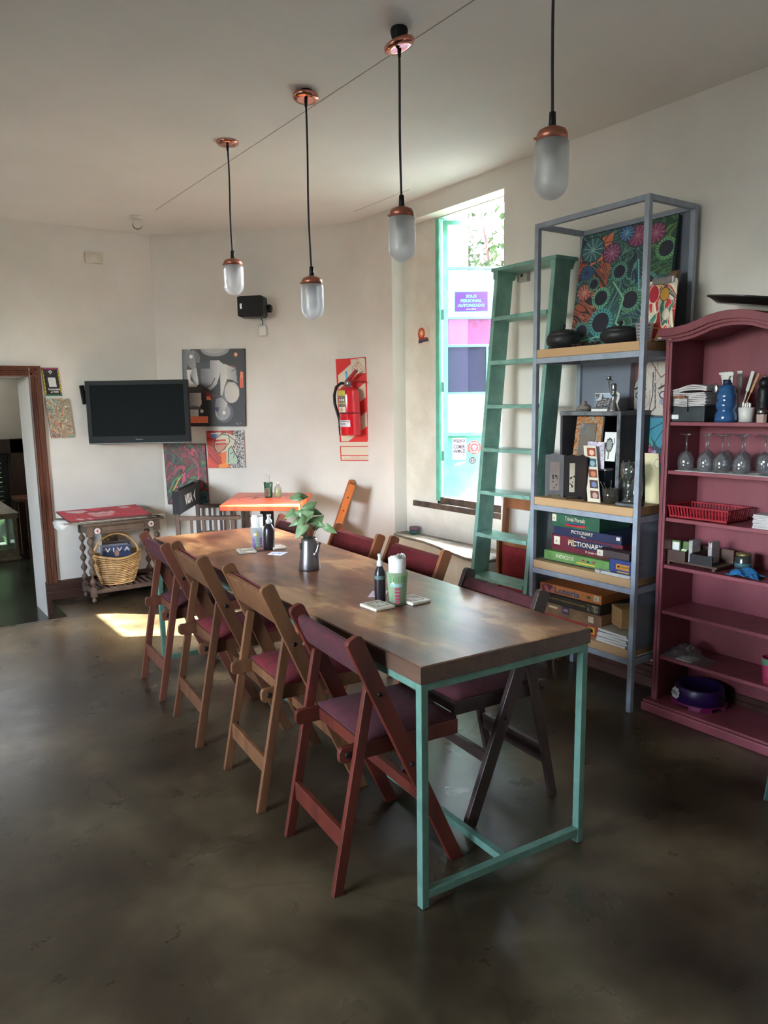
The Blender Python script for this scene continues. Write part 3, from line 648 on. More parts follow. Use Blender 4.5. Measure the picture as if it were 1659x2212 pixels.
# folded chair behind the ladder
t = thing('folded_chair', 'folded chair with red seat standing flat against the wall behind the ladder', 'chair', (3.30, 3.12, 0), 0, 'spare folding chairs')
hw = .245
for s_ in (-1, 1):
    MB().prism([(-.015, s_*hw-.014, 0), (.04, s_*hw-.014, .92), (.075, s_*hw-.014, .92), (.02, s_*hw-.014, 0)], (0, .028, 0)).build('stile', W7, t, .003)
    MB().box((-.055, s_*(hw-.035)-.011, 0), (-.02, s_*(hw-.035)+.011, .66)).build('leg', W7, t, .003)
MB().prism([(.03, -hw, .855), (.035, -hw, .925), (.052, -hw, .925), (.047, -hw, .855)], (0, 2*hw, 0)).build('backrest', W7, t, .003)
m = MB(); cushion(m, 0, .36, -hw+.06, hw-.06, 0, .03); RR = Matrix.Rotation(-PI/2, 3, 'Y')
m.v = [tuple(RR@Vector(v)+Vector((-.03, 0, .27))) for v in m.v]; m.build('seat', mat('bright_red_cloth', (150, 32, 40), .9, 0, (126, 26, 34), 30, (1, 1, 1), .3, 200), t)
MB().box((-.03, -hw+.05, .245), (-.012, hw-.05, .66)).build('seat_board', W7, t)
MB().box((-.05, -hw+.045, .14), (-.03, hw-.045, .2)).build('lower_rail', W7, t)

# ------------------------------------------------------------------ pendant lamps
FROST = glassm('frosted_shade', (236, 238, 240), .3, .5, .12)
def pendant(label, x, y, zt, zb, r, tilt=None, drop=0., off=(0, 0)):
    t = thing('pendant_lamp', label, 'lamp', (x, y, HC), 0, 'copper pendant lamps over the long table')
    ax = Vector((0, 0, 1)) if not tilt else Vector(tilt).normalized()
    cz = -drop
    prof = [(0, -.006), (.03, -.012), (.052, -.010), (.060, -.002), (.058, .008), (.050, .012), (0, .012)]
    cp = MB().lathe([(rr, h) for rr, h in prof], (0, 0, cz-.006), 32, ax).build('ceiling_rose', COP, t)
    if drop > .01: MB().lathe([(0, 0), (.030, 0), (.034, -.012), (.024, -drop+.004), (0, -drop+.004)], (0, 0, 0), 16).build('ceiling_bracket', BLK, t)
    MB().lathe([(0, .0), (.008, 0), (.006, -.03), (0, -.03)], (0, 0, cz-.016), 10).build('cord_grip', BLK, t)
    h = zt-HC; pts = []
    for i in range(15):
        q = i/14; pts.append((off[0]*math.sin(q*7)*.4+off[0]*q*0, off[1]*math.sin(q*5), (cz-.03)*(1-q)+h*q))
    MB().tube(pts, .0045, 8).build('cord', CORD, t)
    x1, y1 = pts[-1][0], pts[-1][1]
    MB().lathe([(0, .055), (.010, .05), (.012, 0), (0, 0)], (x1, y1, h-.01), 12).build('cord_grip', BLK, t)
    H = zt-zb; ch = H*.20
    MB().lathe([(.012, 0), (r*.55, -.006), (r*.80, -ch*.30), (r*.90, -ch*.55), (r*.92, -ch), (r*.86, -ch), (r*.8, -ch*.6), (r*.5, -.014), (.0, -.012)], (x1, y1, h), 32).build('cap', COPM, t)
    for a in (.3, 2.4, 4.5): MB().lathe([(0, 0), (.004, 0), (.004, .008), (0, .008)], (x1+r*.9*math.cos(a), y1+r*.9*math.sin(a), h-ch*.75), 8, (math.cos(a), math.sin(a), 0)).build('cap_screw', COPM, t)
    zc = -(H-r*1.0); po = [(r*.86, -ch*.9), (r*.98, -ch*1.12), (r, -ch*1.35), (r, zc)]
    for i in range(1, 9): a = PI/2*i/8; po.append((r*math.cos(a), zc-r*math.sin(a)))
    pi = [(max(0, rr-.0025), hh+(.0025 if i > 3 else 0)) for i, (rr, hh) in enumerate(po)][::-1]
    MB().lathe(po[:-1]+[(0.0, po[-1][1])], (x1, y1, h), 32).build('glass_shade', FROST, t)
    MB().lathe([(0, -.03), (.024, -.03), (.024, -ch-.035), (.016, -ch-.04), (0, -ch-.04)], (x1, y1, h), 16).build('socket', mat('socket_dark', (60, 48, 44), .5), t)
    MB().ball((x1, y1, h-ch-.072), .028, 14, (1, 1, 1.25)).build('bulb', WHT, t)
    return t
pendant('small copper and frosted glass pendant, farthest and leftmost, above the TV side', 1.814, 3.924, 2.31, 2.115, .056, off=(.006, 0))
pendant('copper and frosted glass pendant, second from the left, above the plant', 1.841, 3.133, 2.106, 1.907, .053, (.1, .05, 1), .022, off=(.008, .004))
pendant('copper pendant with tilted ceiling rose and exposed bracket, third from the left', 1.854, 2.45, 2.269, 2.062, .052, (-.27, .17, 1), .055, off=(.004, .003))
pendant('copper pendant nearest the camera, largest, its rose outside the top of the photo', 1.862, 1.695, 2.343-.002, 2.128, .052, off=(.003, .003))

# ------------------------------------------------------------------ ceiling and wall fittings
t = thing('security_camera', 'small white security camera on the ceiling near the far corner', 'camera', (1.90, 5.74, HC))
MB().lathe([(0, 0), (.048, 0), (.05, -.012), (.036, -.022), (0, -.022)], (0, 0, 0), 24).build('base', WHT, t)
MB().ball((0, 0, -.05), .038, 20).build('housing', WHT, t)
MB().lathe([(.036, 0), (.036, .012), (.030, .014), (0, .012)], (0, 0, -.055), 20, (-.1, -1, -.35)).build('lens', BLK, t)
t = thing('wall_socket', 'cream double wall socket high above the doorway on the left', 'socket', (1.72, YL, 2.686))
MB().box((-.067, -.02, -.042), (.067, 0, .042)).build('plate', mat('cream_plastic', (226, 220, 200), .5), t, .004)
for s_ in (-.03, 0): MB().box((s_+.002, -.0225, -.02), (s_+.028, -.019, .02)).build('outlet', WHT, t, .001)
m = MB()
for s_ in (-.018, .012): m.box((s_+.0, -.0235, .004), (s_+.003, -.022, .011)).box((s_+.006, -.0235, -.011), (s_+.009, -.022, -.004))
m.build('slots', INK, t)
t = thing('junction_box', 'grey wall box partly seen behind the top of the ladder', 'box', (XW, 3.27, 2.245))
MB().box((-.03, -.04, -.035), (0, .04, .035)).build('housing', mat('grey_box', (170, 170, 160), .6), t, .003)
MB().box((-.033, -.008, -.008), (-.029, .008, .008)).build('screw_cover', INK, t)
# speaker on middle wall
sp = C1+D1*.905+Vector((0, 0, 2.29)); rzm = math.atan2(D1.y, D1.x)
t = thing('wall_speaker', 'small black speaker on a bracket high on the middle wall', 'speaker', (sp.x, sp.y, 2.29), rzm)
m = MB(); m.box((.02, -.04, -.03), (.10, 0, .03)).box((.06, -.10, -.02), (.115, -.03, .02)); m.build('bracket', BLK, t, .003)
tr_ = MB(); tr_.box((-.125, -.22, -.082), (.085, -.06, .082)); tr_.build('housing', BLK, t, .022, 3)
MB().box((-.121, -.224, -.074), (.079, -.218, .074)).build('grille', mat('speaker_grille', (30, 31, 34), .8, 0, (20, 21, 23), 120), t, .012, 3)
MB().box((-.10, -.227, -.02), (-.085, -.223, .02)).build('badge', SILV, t)
t = thing('cable_box', 'small white cable box on the wall below the speaker', 'box', (C1.x+D1.x*.93, C1.y+D1.y*.93, 2.12), rzm)
MB().box((-.03, -.035, -.045), (.03, 0, .04)).build('housing', WHT, t, .006)
MB().tube([(0, -.02, .04), (.004, -.03, .07), (-.01, -.05, .10)], .004, 6).build('cable', BLK, t)

# ------------------------------------------------------------------ television
RV = Vector((.826, -.563, 0)); NV = Vector((-.563, -.826, 0))
tvc = Vector((1.895, 5.985, 1.484)); a = math.atan2(RV.y, RV.x)
t = thing('television', 'black flat screen television on an arm over the left corner', 'television', tvc, a)
w2, h2 = .404, .243
MB().box((-w2, 0, -h2), (w2, .045, h2)).build('housing', BLK, t, .006)
m = MB(); m.box((-w2, -.008, -h2), (-w2+.034, .002, h2)).box((w2-.034, -.008, -h2), (w2, .002, h2)).box((-w2+.034, -.008, h2-.034), (w2-.034, .002, h2)).box((-w2+.034, -.008, -h2), (w2-.034, .002, -h2+.05)); m.build('bezel', mat('tv_bezel', (18, 19, 21), .4, spec=.1), t)
MB().box((-w2+.034, -.004, -h2+.05), (w2-.034, .001, h2-.034)).build('screen', mat('tv_screen', (22, 27, 28), .5, 0, (20, 25, 26), 1, spec=.04), t)
text(t, 'Panasonic', (.0, -.0085, -h2+.025), (1, 0, 0), (0, 0, 1), .009, mat('badge_grey', (170, 172, 174), .4), .055)
MB().box((-w2, -.007, -h2-.012), (w2, .03, -h2)).build('lower_trim', mat('tv_grey', (52, 56, 58), .3), t, .003)
m = MB(); m.box((-.12, .045, -.1), (.12, .075, .1)).bar((0, .06, 0), (-.12, .22, 0), .05, .03, (0, 0, 1)).bar((-.12, .22, 0), (-.02, .30, 0), .05, .03, (0, 0, 1)); m.build('arm', BLK, t)
t = thing('wall_bracket', 'black bracket plate on the wall left of the television', 'bracket', (1.556, YL, 1.62))
MB().prism([(-.022, 0, .075), (.012, 0, .078), (.03, 0, -.07), (-.005, 0, -.075)], (0, -.03, 0)).build('plate', BLK, t, .004)
MB().box((-.005, -.04, -.05), (.012, -.03, .05)).build('clamp', BLK, t)

# ------------------------------------------------------------------ wifi sign and paintings on the left wall
A = Art(64, 84, (38, 38, 40))
for i in range(26):
    x = i/26
    A.poly([(x+.004, 0), (x+.028, 0), (x+.028, .055), (x+.004, .055)], (190, 70, 120)); A.poly([(x+.004, .955), (x+.028, .955), (x+.028, 1), (x+.004, 1)], (70, 150, 110))
for i in range(34):
    y = .07+i*.026
    A.poly([(0, y), (.09, y), (.09, y+.016), (0, y+.016)], (222, 200, 60)); A.poly([(.92, y), (1, y), (1, y+.016), (.92, y+.016)], (222, 200, 60))
for r_ in (.16, .11, .06): 
    d = np.sqrt((A.X-.5)**2+((A.Y-.22)*1.31)**2); A.m((d < r_) & (d > r_-.028) & (A.Y < .22-abs(A.X-.5)*.6), (240, 240, 240))
A.ell(.5, .205, .022, .017, (240, 240, 240))
A.poly([(.30, .34), (.74, .34), (.76, .68), (.31, .68)], (226, 226, 224))
wf = painting('wifi_sign', 'black and white wifi sign with yellow edges beside the doorway', A, (1.262, YL-.006, 1.832), (.125, 0, 0), (.016, 0, -.216), .004, INK, 'sign', pname='printed_face', body='backing')
text(wf, 'Conectate', (.004, -.0065, .052), (1, 0, 0), (0, 0, 1), .016, WINK, .088, bold=.04); text(wf, 'al WiFi', (.006, -.0065, .030), (1, 0, 0), (0, 0, 1), .016, WINK, .058, bold=.04)
A = Art(84, 120, (190, 186, 160)); A.swirl(5, [(196, 190, 160), (150, 176, 160), (206, 150, 120), (120, 150, 150), (214, 204, 176), (184, 120, 110), (160, 176, 140)], 10, .13, .08, (110, 96, 80))
painting('painting', 'small pastel swirling painting under the wifi sign', A, (1.272, YL-.02, 1.596), (.170, 0, 0), (.022, 0, -.308), .018, mat('canvas_edge', (120, 96, 76), .8))

# ------------------------------------------------------------------ art on the middle wall
def mid(s_, z, off=.02): return C1+D1*s_+n1*off+Vector((0, 0, z))
A = Art(150, 180, (46, 47, 50))
g = lambda v: (int(150+v*80),)*3
def gpoly(pts, c0, c1, horiz=True):
    """polygon with a brushed blend"""
    k = A.X if horiz else A.Y; x0 = min(p[0 if horiz else 1] for p in pts); x1 = max(p[0 if horiz else 1] for p in pts)
    for i in range(8):
        f = i/7; c = tuple(c0[j]*(1-f)+c1[j]*f for j in range(3)); B = Art(A.w, A.h, (0, 0, 0)); B.poly(pts, (255, 255, 255)); msk = B.a[..., 0] > .5
        A.m(msk & (k >= x0+(x1-x0)*i/8) & (k <= x0+(x1-x0)*(i+1)/8), c)
LG, MG, DG, CRM = (200, 200, 198), (150, 152, 154), (96, 98, 102), (212, 208, 198); OR_ = (236, 128, 92)
gpoly([(0, 0), (.14, 0), (.06, .12), (.10, .45), (.02, .45)], DG, MG)
A.ell(.53, 0, .23, .095, MG); A.ell(.53, -.01, .18, .07, (176, 176, 174))
gpoly([(.08, .04), (.20, .02), (.20, .08), (.26, .45), (.22, .48), (.12, .30), (.16, .25), (.07, .18)], DG, LG); A.ell(.17, .13, .12, .12, (128, 130, 134), .7)
gpoly([(.07, .26), (.16, .26), (.13, .32), (.13, .40), (.24, .48), (.09, .49)], CRM, LG)
A.poly([(.22, .175), (.45, .175), (.45, .245), (.22, .245)], (56, 60, 64))
gpoly([(.29, .25), (.45, .25), (.45, .145), (.60, .145), (.60, .33), (.55, .45), (.45, .53), (.38, .50), (.30, .45)], DG, LG); A.line([(.38, .50), (.47, .45), (.52, .38)], .008, (60, 60, 62))
gpoly([(.60, .155), (.67, .2), (.74, .36), (.70, .42), (.63, .6), (.61, .595)], LG, CRM)
gpoly([(.67, .19), (.86, .25), (.88, .44), (.80, .40), (.73, .39)], CRM, MG); A.poly([(.76, .20), (.87, .235), (.87, .26)], (150, 50, 46)); A.line([(.79, .29), (.87, .25)], .005, (50, 50, 52))
gpoly([(.71, .42), (.77, .42), (.80, .45), (.88, .50), (.91, .58), (.86, .66), (.76, .70), (.66, .66), (.62, .62)], DG, CRM); A.ell(.79, .56, .12, .135, (206, 202, 192), .9)
A.ell(.66, .82, .15, .13, DG, .8); A.ell(.64, .81, .12, .11, MG); gpoly([(.51, .74), (.53, .64), (.62, .62), (.72, .70), (.60, .90), (.56, .86)], DG, LG); A.ell(.66, .82, .032, .027, (232, 226, 214)); A.ell(.66, .82, .032, .027, (60, 60, 62), 1, .12)
A.poly([(.36, .53), (.48, .59), (.62, .61), (.38, .61)], (112, 36, 40)); A.poly([(.38, .605), (.43, .605), (.46, .655), (.38, .655)], OR_)
A.poly([(.51, .75), (.58, .75), (.56, .82), (.53, .80)], (50, 46, 92))
gpoly([(.02, .56), (.29, .56), (.30, .70), (.25, .77), (.1, .77), (.02, .74)], DG, LG); A.ell(.17, .76, .12, .03, (90, 92, 96)); gpoly([(.02, .78), (.25, .78), (.25, .88), (.02, .88)], MG, LG)
A.poly([(.0, .485), (.33, .485), (.33, .55), (.0, .55)], (60, 64, 66)); A.poly([(.0, .865), (.40, .865), (.40, .955), (.0, .955)], OR_)
A.poly([(.925, .29), (.975, .30), (.97, .50), (.92, .50)], OR_); A.poly([(.93, .38), (.97, .38), (.97, .5), (.925, .5)], (222, 92, 58))
for x, y, c in ((.145, .095, (236, 236, 236)), (.86, .075, (236, 170, 132)), (.30, .80, (240, 240, 238))): A.ell(x, y, .028, .024, c)
A.line([(.84, .965), (.88, .95), (.87, .98), (.93, .96)], .003, (150, 150, 150))
o = mid(.235, 1.985, .024); u = D1*.535
painting('painting', 'black and grey geometric painting behind the television corner', A, o, (u.x, u.y, -.006), (-D1.x*.02, -D1.y*.02, -.636), .022, mat('canvas_dark_edge', (52, 52, 54), .8))
A = Art(100, 100, (196, 62, 40)); A.swirl(11, [(200, 60, 40), (170, 46, 40), (214, 86, 40), (140, 40, 40)], 4, .3, .05, (90, 30, 30))
B = A.X+.25*np.sin(A.Y*9)*.2; A.swirl(23, [(236, 234, 228), (30, 30, 32), (228, 226, 220), (40, 40, 44)], 11, .35, .03, (30, 30, 32), B > .72-(A.Y-.3)*.12)
A.poly([(.35, .45), (.55, .38), (.72, .45), (.82, .75), (.78, .88), (.5, .9)], (176, 196, 172)); A.poly([(.28, .12), (.56, .06), (.78, .16), (.76, .4), (.6, .5), (.3, .6), (.2, .42)], (206, 200, 176)); A.poly([(.2, .38), (.55, .33), (.5, .5), (.3, .6)], (190, 130, 104))
for y in (.24, .33): A.poly([(.24, y), (.52, y-.01), (.52, y+.04), (.24, y+.05)], (190, 50, 44))
A.line([(.2, .42), (.24, .2), (.42, .1), (.6, .12), (.62, .3), (.45, .5), (.3, .6), (.2, .5), (.2, .42)], .009, (34, 34, 34)); A.line([(.56, .85), (.58, .5), (.66, .42), (.82, .76), (.86, .95)], .010, (30, 34, 32)); A.line([(.6, .14), (.78, .28), (.7, .45)], .009, (34, 34, 34)); A.line([(.62, .62), (.74, .56), (.7, .74)], .007, (34, 34, 34))
A.poly([(.28, .92), (.5, .84), (.6, .98), (.3, 1)], (240, 140, 40)); A.poly([(.36, .58), (.52, .55), (.5, .85), (.38, .9)], (232, 110, 34)); A.poly([(.10, .08), (.3, .12), (.24, .2), (.12, .16)], (60, 120, 190)); A.poly([(.1, .06), (.42, .05), (.36, .1), (.14, .09)], (180, 214, 200))
o = mid(.408, 1.310, .022); u = D1*.320
painting('painting', 'small square red painting with black and white edge, right of the television', A, o, (u.x, u.y, 0), (D1.x*.002, D1.y*.002, -.314), .02)
A = Art(110, 150, (90, 50, 50)); A.swirl(31, [(122, 48, 58), (70, 96, 76), (150, 60, 80), (56, 88, 84), (100, 60, 50), (170, 70, 80), (80, 110, 70), (60, 60, 66), (120, 54, 60)], 7.5, .16, .09, (44, 34, 34))
A.ell(.92, .88, .14, .1, (40, 62, 66)); A.ell(.92, .88, .14, .1, (70, 150, 140), 1, .15); A.ell(.92, .88, .08, .06, (120, 140, 140), .6, .3)
A.line([(.12, .82), (.3, .6), (.42, .5)], .012, (200, 196, 80)); A.line([(.06, .8), (.2, .6), (.4, .52)], .02, (70, 130, 80)); A.line([(.7, .25), (.82, .4), (.78, .6)], .012, (196, 70, 86)); A.poly([(.42, .5), (.5, .46), (.46, .62), (.38, .66)], (196, 76, 110))
o = mid(.022, 1.208, .024); u = D1*.366
painting('painting', 'tall dark red and green jungle painting below the television', A, o, (u.x, u.y, -.004), (D1.x*.012, D1.y*.012, -.523), .022, mat('canvas_red_edge', (110, 40, 52), .8))
# postcard in the alcove
A = Art(40, 40, (226, 208, 190)); A.ell(.35, .36, .3, .34, (176, 60, 50)); A.ell(.35, .34, .2, .22, (222, 120, 70)); A.ell(.36, .34, .1, .11, (246, 214, 150)); A.poly([(.1, .55), (.9, .62), (.92, .72), (.1, .7)], (168, 56, 46)); A.poly([(.08, .70), (.94, .70), (.94, .84), (.08, .88)], (60, 70, 96))
painting('postcard', 'small sunset postcard pinned beside the window in the alcove', A, (XB-.004, 4.452, 2.054), (0, -.132, .006), (0, -.004, -.128), .002, PAPER, 'postcard', pname='printed_face', body='card')

# ------------------------------------------------------------------ fire extinguisher and its sign
MP = (a1+a2)/2; tdir = (a2-a1).normalized(); na = (MP-CA).normalized(); M0 = CA+na*(R_/math.cos(turn/2)-R_)
SP = M0+na*.040+tdir*.115; rzs = math.atan2(tdir.y, tdir.x)
A = Art(90, 300, (226, 214, 190)); rd = (214, 46, 44)
A.poly([(0, 0), (1, 0), (1, .826), (0, .826)], (214, 46, 44))
cr = (222, 212, 190)
for y in (.02, .30, .58): 
    pass
for y in (.155, .44, .72, 1.0): A.poly([(.05, y), (.95, y-.26), (.95, y-.10), (.05, y+.16)] if False else [(.06, y+.0), (.94, y-.20), (.94, y-.06), (.06, y+.14)], cr)
A.poly([(0, .826), (1, .826), (1, 1), (0, 1)], cr); A.poly([(.5, .015), (.965, .015), (.965, .15), (.5, .15)], cr)
for a_, b_ in (((0, .0), (1, .006)), ((0, .0), (.03, .826)), ((.97, 0), (1, .826)), ((0, .806), (1, .814)), ((0, .86), (.03, 1)), ((.97, .85), (1, 1)), ((.0, .852), (1, .859)), ((0, .944), (1, .951)), ((0, .99), (1, 1))): A.poly([a_, (b_[0], a_[1]), b_, (a_[0], b_[1])], rd)
A.poly([(0, .814), (1, .814), (1, .848), (0, .848)], cr)
sg_ = thing('extinguisher_sign', 'tall red and cream striped extinguisher sign on the curved corner', 'sign', (SP.x, SP.y, 1.464), rzs)
wv = .285; up = Vector((-.032, 0, 1)).normalized()*.815; rt = Vector((wv, 0, .005))
O_ = -rt*.5+up*.5
MB().prism([O_, O_+rt, O_+rt-up, O_-up], (0, .004, 0)).build('plate', mat('sign_edge', (214, 206, 186), .5), sg_)
A.build('printed_face', O_+Vector((0, -.001, 0)), rt, -up, sg_)
ri = mat('sign_red', (206, 52, 50), .5)
def sgp(u, v): return O_+rt*u-up*v+Vector((0, -.0025, 0))
for s_, u, v in (('A', .735, .052), ('B', .625, .11), ('C', .845, .11)): text(sg_, s_, sgp(u, v), (1, 0, .03), (0, 0, 1), .020, ri, bold=.03)
m = MB()
def ringpoly(cx, cy, pts_):
    P_ = [sgp(cx+x, cy+y) for x, y in pts_]; P_.append(P_[0])
    for p, q in zip(P_[:-1], P_[1:]): m.bar(p, q, .0022, .001, (0, 1, 0))
ringpoly(.735, .050, [(0, -.036), (.11, .022), (-.11, .022)]); ringpoly(.625, .11, [(-.085, -.026), (.085, -.026), (.085, .026), (-.085, .026)]); ringpoly(.845, .11, [(.09*math.cos(i*PI/8), .029*math.sin(i*PI/8)) for i in range(16)])
m.build('symbols', ri, sg_)
text(sg_, 'APTO PARA', sgp(.5, .962), (1, 0, .02), (0, 0, 1), .006, ri, .08); text(sg_, 'INSTALACIONES ELECTRICAS', sgp(.5, .979), (1, 0, .02), (0, 0, 1), .006, ri, .21)
EP = SP+Vector((tdir.x*.035, tdir.y*.035, 0))+na*.094
EXR = mat('extinguisher_red', (206, 24, 40), .22, 0, (196, 20, 36), 6, coat=.5)
t = thing('fire_extinguisher', 'red fire extinguisher hanging on its striped sign', 'fire extinguisher', (EP.x, EP.y, 1.268), rzs)
t.scale = (1.12, 1.12, 1.05)
tl = (-.03, 0, 1)
MB().lathe([(0, 0), (.070, 0), (.075, .008), (.075, .30), (.072, .325), (.058, .345), (.034, .356), (.018, .362), (0, .362)], (0, 0, 0), 32, tl).build('cylinder', EXR, t)
tx = -.0108
MB().lathe([(0, 0), (.026, 0), (.026, .006), (.016, .008), (.016, .036), (.02, .038), (.02, .046), (0, .046)], (tx, 0, .358), 16, tl).build('valve', SILV, t)
MB().lathe([(0, 0), (.017, 0), (.018, .012), (.014, .014), (0, .014)], (tx-.004, -.014, .385), 20, (0, -1, 0)).build('gauge', SILV, t)
hd = mat('handle_red', (150, 30, 36), .4)
MB().prism([(tx-.025, -.01, .405), (tx+.005, -.01, .402), (tx+.075, -.01, .470), (tx+.07, -.01, .482), (tx+.055, -.01, .478), (tx-.01, -.01, .42)], (0, .02, 0)).build('lever', hd, t, .002)
MB().tube([(tx, 0, .398), (tx+.05, 0, .402), (tx+.10, 0, .396), (tx+.115, 0, .388)], .006, 8).build('grip', hd, t)
MB().prism([(tx-.015, -.014, .42), (tx-.002, -.014, .418), (tx-.006, -.014, .476), (tx-.018, -.014, .472)], (0, .004, 0)).build('seal_tag', mat('blue_tag', (70, 170, 220), .5), t)
MB().tube([(tx-.018, -.01, .385), (-.06, -.02, .388), (-.102, -.02, .36), (-.12, -.02, .30), (-.118, -.02, .24), (-.10, -.02, .18), (-.088, -.01, .12), (-.083, -.01, .07), (-.078, -.01, .01)], .0105, 10).build('hose', BLK, t)
MB().tube([(-.083, -.01, .075), (-.078, -.01, .0)], .013, 10).build('nozzle', BLK, t)
MB().tube([(.077*math.cos(a)-.004, .077*math.sin(a), .165) for a in [2*PI*i/24 for i in range(24)]], .0035, 6, True, True).build('strap', BLK, t)
def wrap(name, z0, z1, a0, a1, m_, r=.0765):
    n = 10; vs = []; 
    for i in range(n+1):
        a = math.radians(a0+(a1-a0)*i/n)
        for z in (z0, z1): vs.append((r*math.cos(a)-z*.03, r*math.sin(a), z))
    return MB().add(vs, [(2*i, 2*i+2, 2*i+3, 2*i+1) for i in range(n)], True).build(name, m_, t)
wrap('label', .17, .335, 205, 282, mat('label_grey', (120, 122, 112), .5)); wrap('label', .295, .333, 207, 281, mat('label_yellow', (226, 216, 90), .5), .0769); wrap('label', .172, .212, 224, 281, mat('label_cream', (232, 228, 208), .5), .0769); wrap('label', .236, .243, 205, 281, mat('label_yellow', (226, 216, 90), .5), .0769)
wrap('label', .19, .2, 246, 262, mat('label_flame', (226, 150, 60), .5), .0772); wrap('label', .255, .27, 238, 247, WINK, .0772); wrap('label', .255, .27, 252, 261, WINK, .0772); wrap('label', .272, .284, 252, 261, mat('label_red', (220, 80, 60), .5), .0772); wrap('label', .255, .27, 266, 275, WINK, .0772)
wrap('label', .30, .335, 203, 226, PAPER, .0773); wrap('label', .065, .115, 222, 302, mat('label_white', (232, 228, 232), .5)); wrap('label', .104, .108, 226, 298, mat('label_grey', (120, 122, 112), .5), .0769); wrap('label', .088, .091, 226, 275, mat('label_grey', (120, 122, 112), .5), .0769); wrap('label', .080, .083, 226, 275, mat('label_grey', (120, 122, 112), .5), .0769)

# ------------------------------------------------------------------ ladder
t = thing('ladder', 'worn mint green wooden ladder leaning on the wall beside the window', 'ladder', (2.96, 3.09, 0))
LH = 2.27; sl = .103
for y in (-.22, .215):
    MB().prism([(0, y-.014, 0), (.125, y-.014, 0), (.125+sl*LH, y-.014, LH), (sl*LH, y-.014, LH)], (0, .028, 0)).build('stile', LADM, t, .003)
for k in range(8):
    z = .24+k*.2512; x = sl*z
    m = MB(); N = 10; vs = []; fs = []
    for i in range(N+1):
        y = -.206+.407*i/N; sag = -.006*math.sin(PI*i/N)**2 if k < 6 else 0
        for (xx, zz) in ((x-.012, z+.0), (x+.118, z+.0), (x+.118, z-.024), (x-.012, z-.024)): vs.append((xx+(.006*math.sin(i*2.1+k) if zz == z and xx < x else 0), y, zz+(sag if zz == z and xx < x+.01 else sag*.4 if zz == z else 0)))
    for i in range(N):
        for q_ in range(4): fs.append((i*4+q_, (i+1)*4+q_, (i+1)*4+(q_+1) % 4, i*4+(q_+1) % 4))
    fs += [(0, 1, 2, 3), (N*4+3, N*4+2, N*4+1, N*4)]
    m.add(vs, fs); m.build('step', LADM, t, .002)
for y in (-.22, .215): MB().prism([(sl*LH-.01, y-.018, LH-.055), (sl*LH+.13, y-.018, LH-.055), (sl*LH+.15, y-.018, LH-.01), (sl*LH-.01, y-.018, LH-.01)], (0, .036, 0)).build('top_bracket', LADM, t)
MB().box((sl*LH-.016, -.25, LH-.012), (sl*LH+.16, .245, LH+.008)).build('top_cap', LADM, t, .003)

# ------------------------------------------------------------------ cup on the ledge
t = thing('ledge_cup', 'small two tone pink and teal bowl on the window ledge', 'cup', (3.455, 4.44, .527))
MB().lathe([(0, 0), (.026, 0), (.036, .012), (.039, .026), (.036, .026), (.0, .026)], (0, 0, 0), 24).build('base', mat('teal_glaze', (50, 110, 104), .4), t)
MB().lathe([(.036, 0), (.041, .014), (.039, .030), (.034, .030), (.035, .014), (.030, 0)], (0, 0, .026), 24, None, True, True).build('rim', mat('mauve_glaze', (120, 92, 104), .5), t)

# ------------------------------------------------------------------ things on the long table
def stem_pts(a, b, sag=.02, n=6):
    a, b = Vector(a), Vector(b); return [a.lerp(b, i/n)+Vector((0, 0, sag*math.sin(PI*i/n))) for i in range(n+1)]
VX, VY = 1.672, 2.93
t = thing('potted_plant', 'arrowhead plant in a brushed metal teapot on the long table', 'plant', (VX, VY, TOP))
pot = MB().lathe([(0, 0), (.049, 0), (.050, .004), (.0475, .03), (.042, .08), (.0365, .128), (.035, .146), (.0335, .146), (.034, .12), (0, .12)], (0, 0, 0), 32).build('teapot', mat('teapot_metal', (132, 128, 128), .34, .85, (116, 112, 112), 30, (1, 1, .2)), t)
sx, sy = RV.x, RV.y
def sp_(u, f, z): return (RV.x*u-NV.x*0+NV.x*f, RV.y*u+NV.y*f, z)
MB().tube([sp_(.028, .028, .075), sp_(.036, .034, .082), sp_(.042, .034, .10), (sp_(.046, .033, .118)), sp_(.054, .032, .128)], lambda q: .0105-.005*q, 10).build('spout', MATS['teapot_metal'], pot)
MB().ball(sp_(.030, .030, .074), .014, 12, (1, 1, 1.1)).build('spout_root', MATS['teapot_metal'], pot)
MB().box((-.046, -.004, .095), (-.036, .008, .125)).build('handle_stub', MATS['teapot_metal'], pot)
LF = mat('plant_leaf', (128, 156, 112), .42, 0, (98, 132, 84), 30); LF.node_tree.nodes['Principled BSDF'].inputs['Transmission Weight'].default_value = 0
STM = mat('plant_stem', (84, 96, 62), .6)
K = .0001967
def wp(cx, cy, d): return Vector(sp_((cx-780)*K, d, .143-(cy-1200)*K))
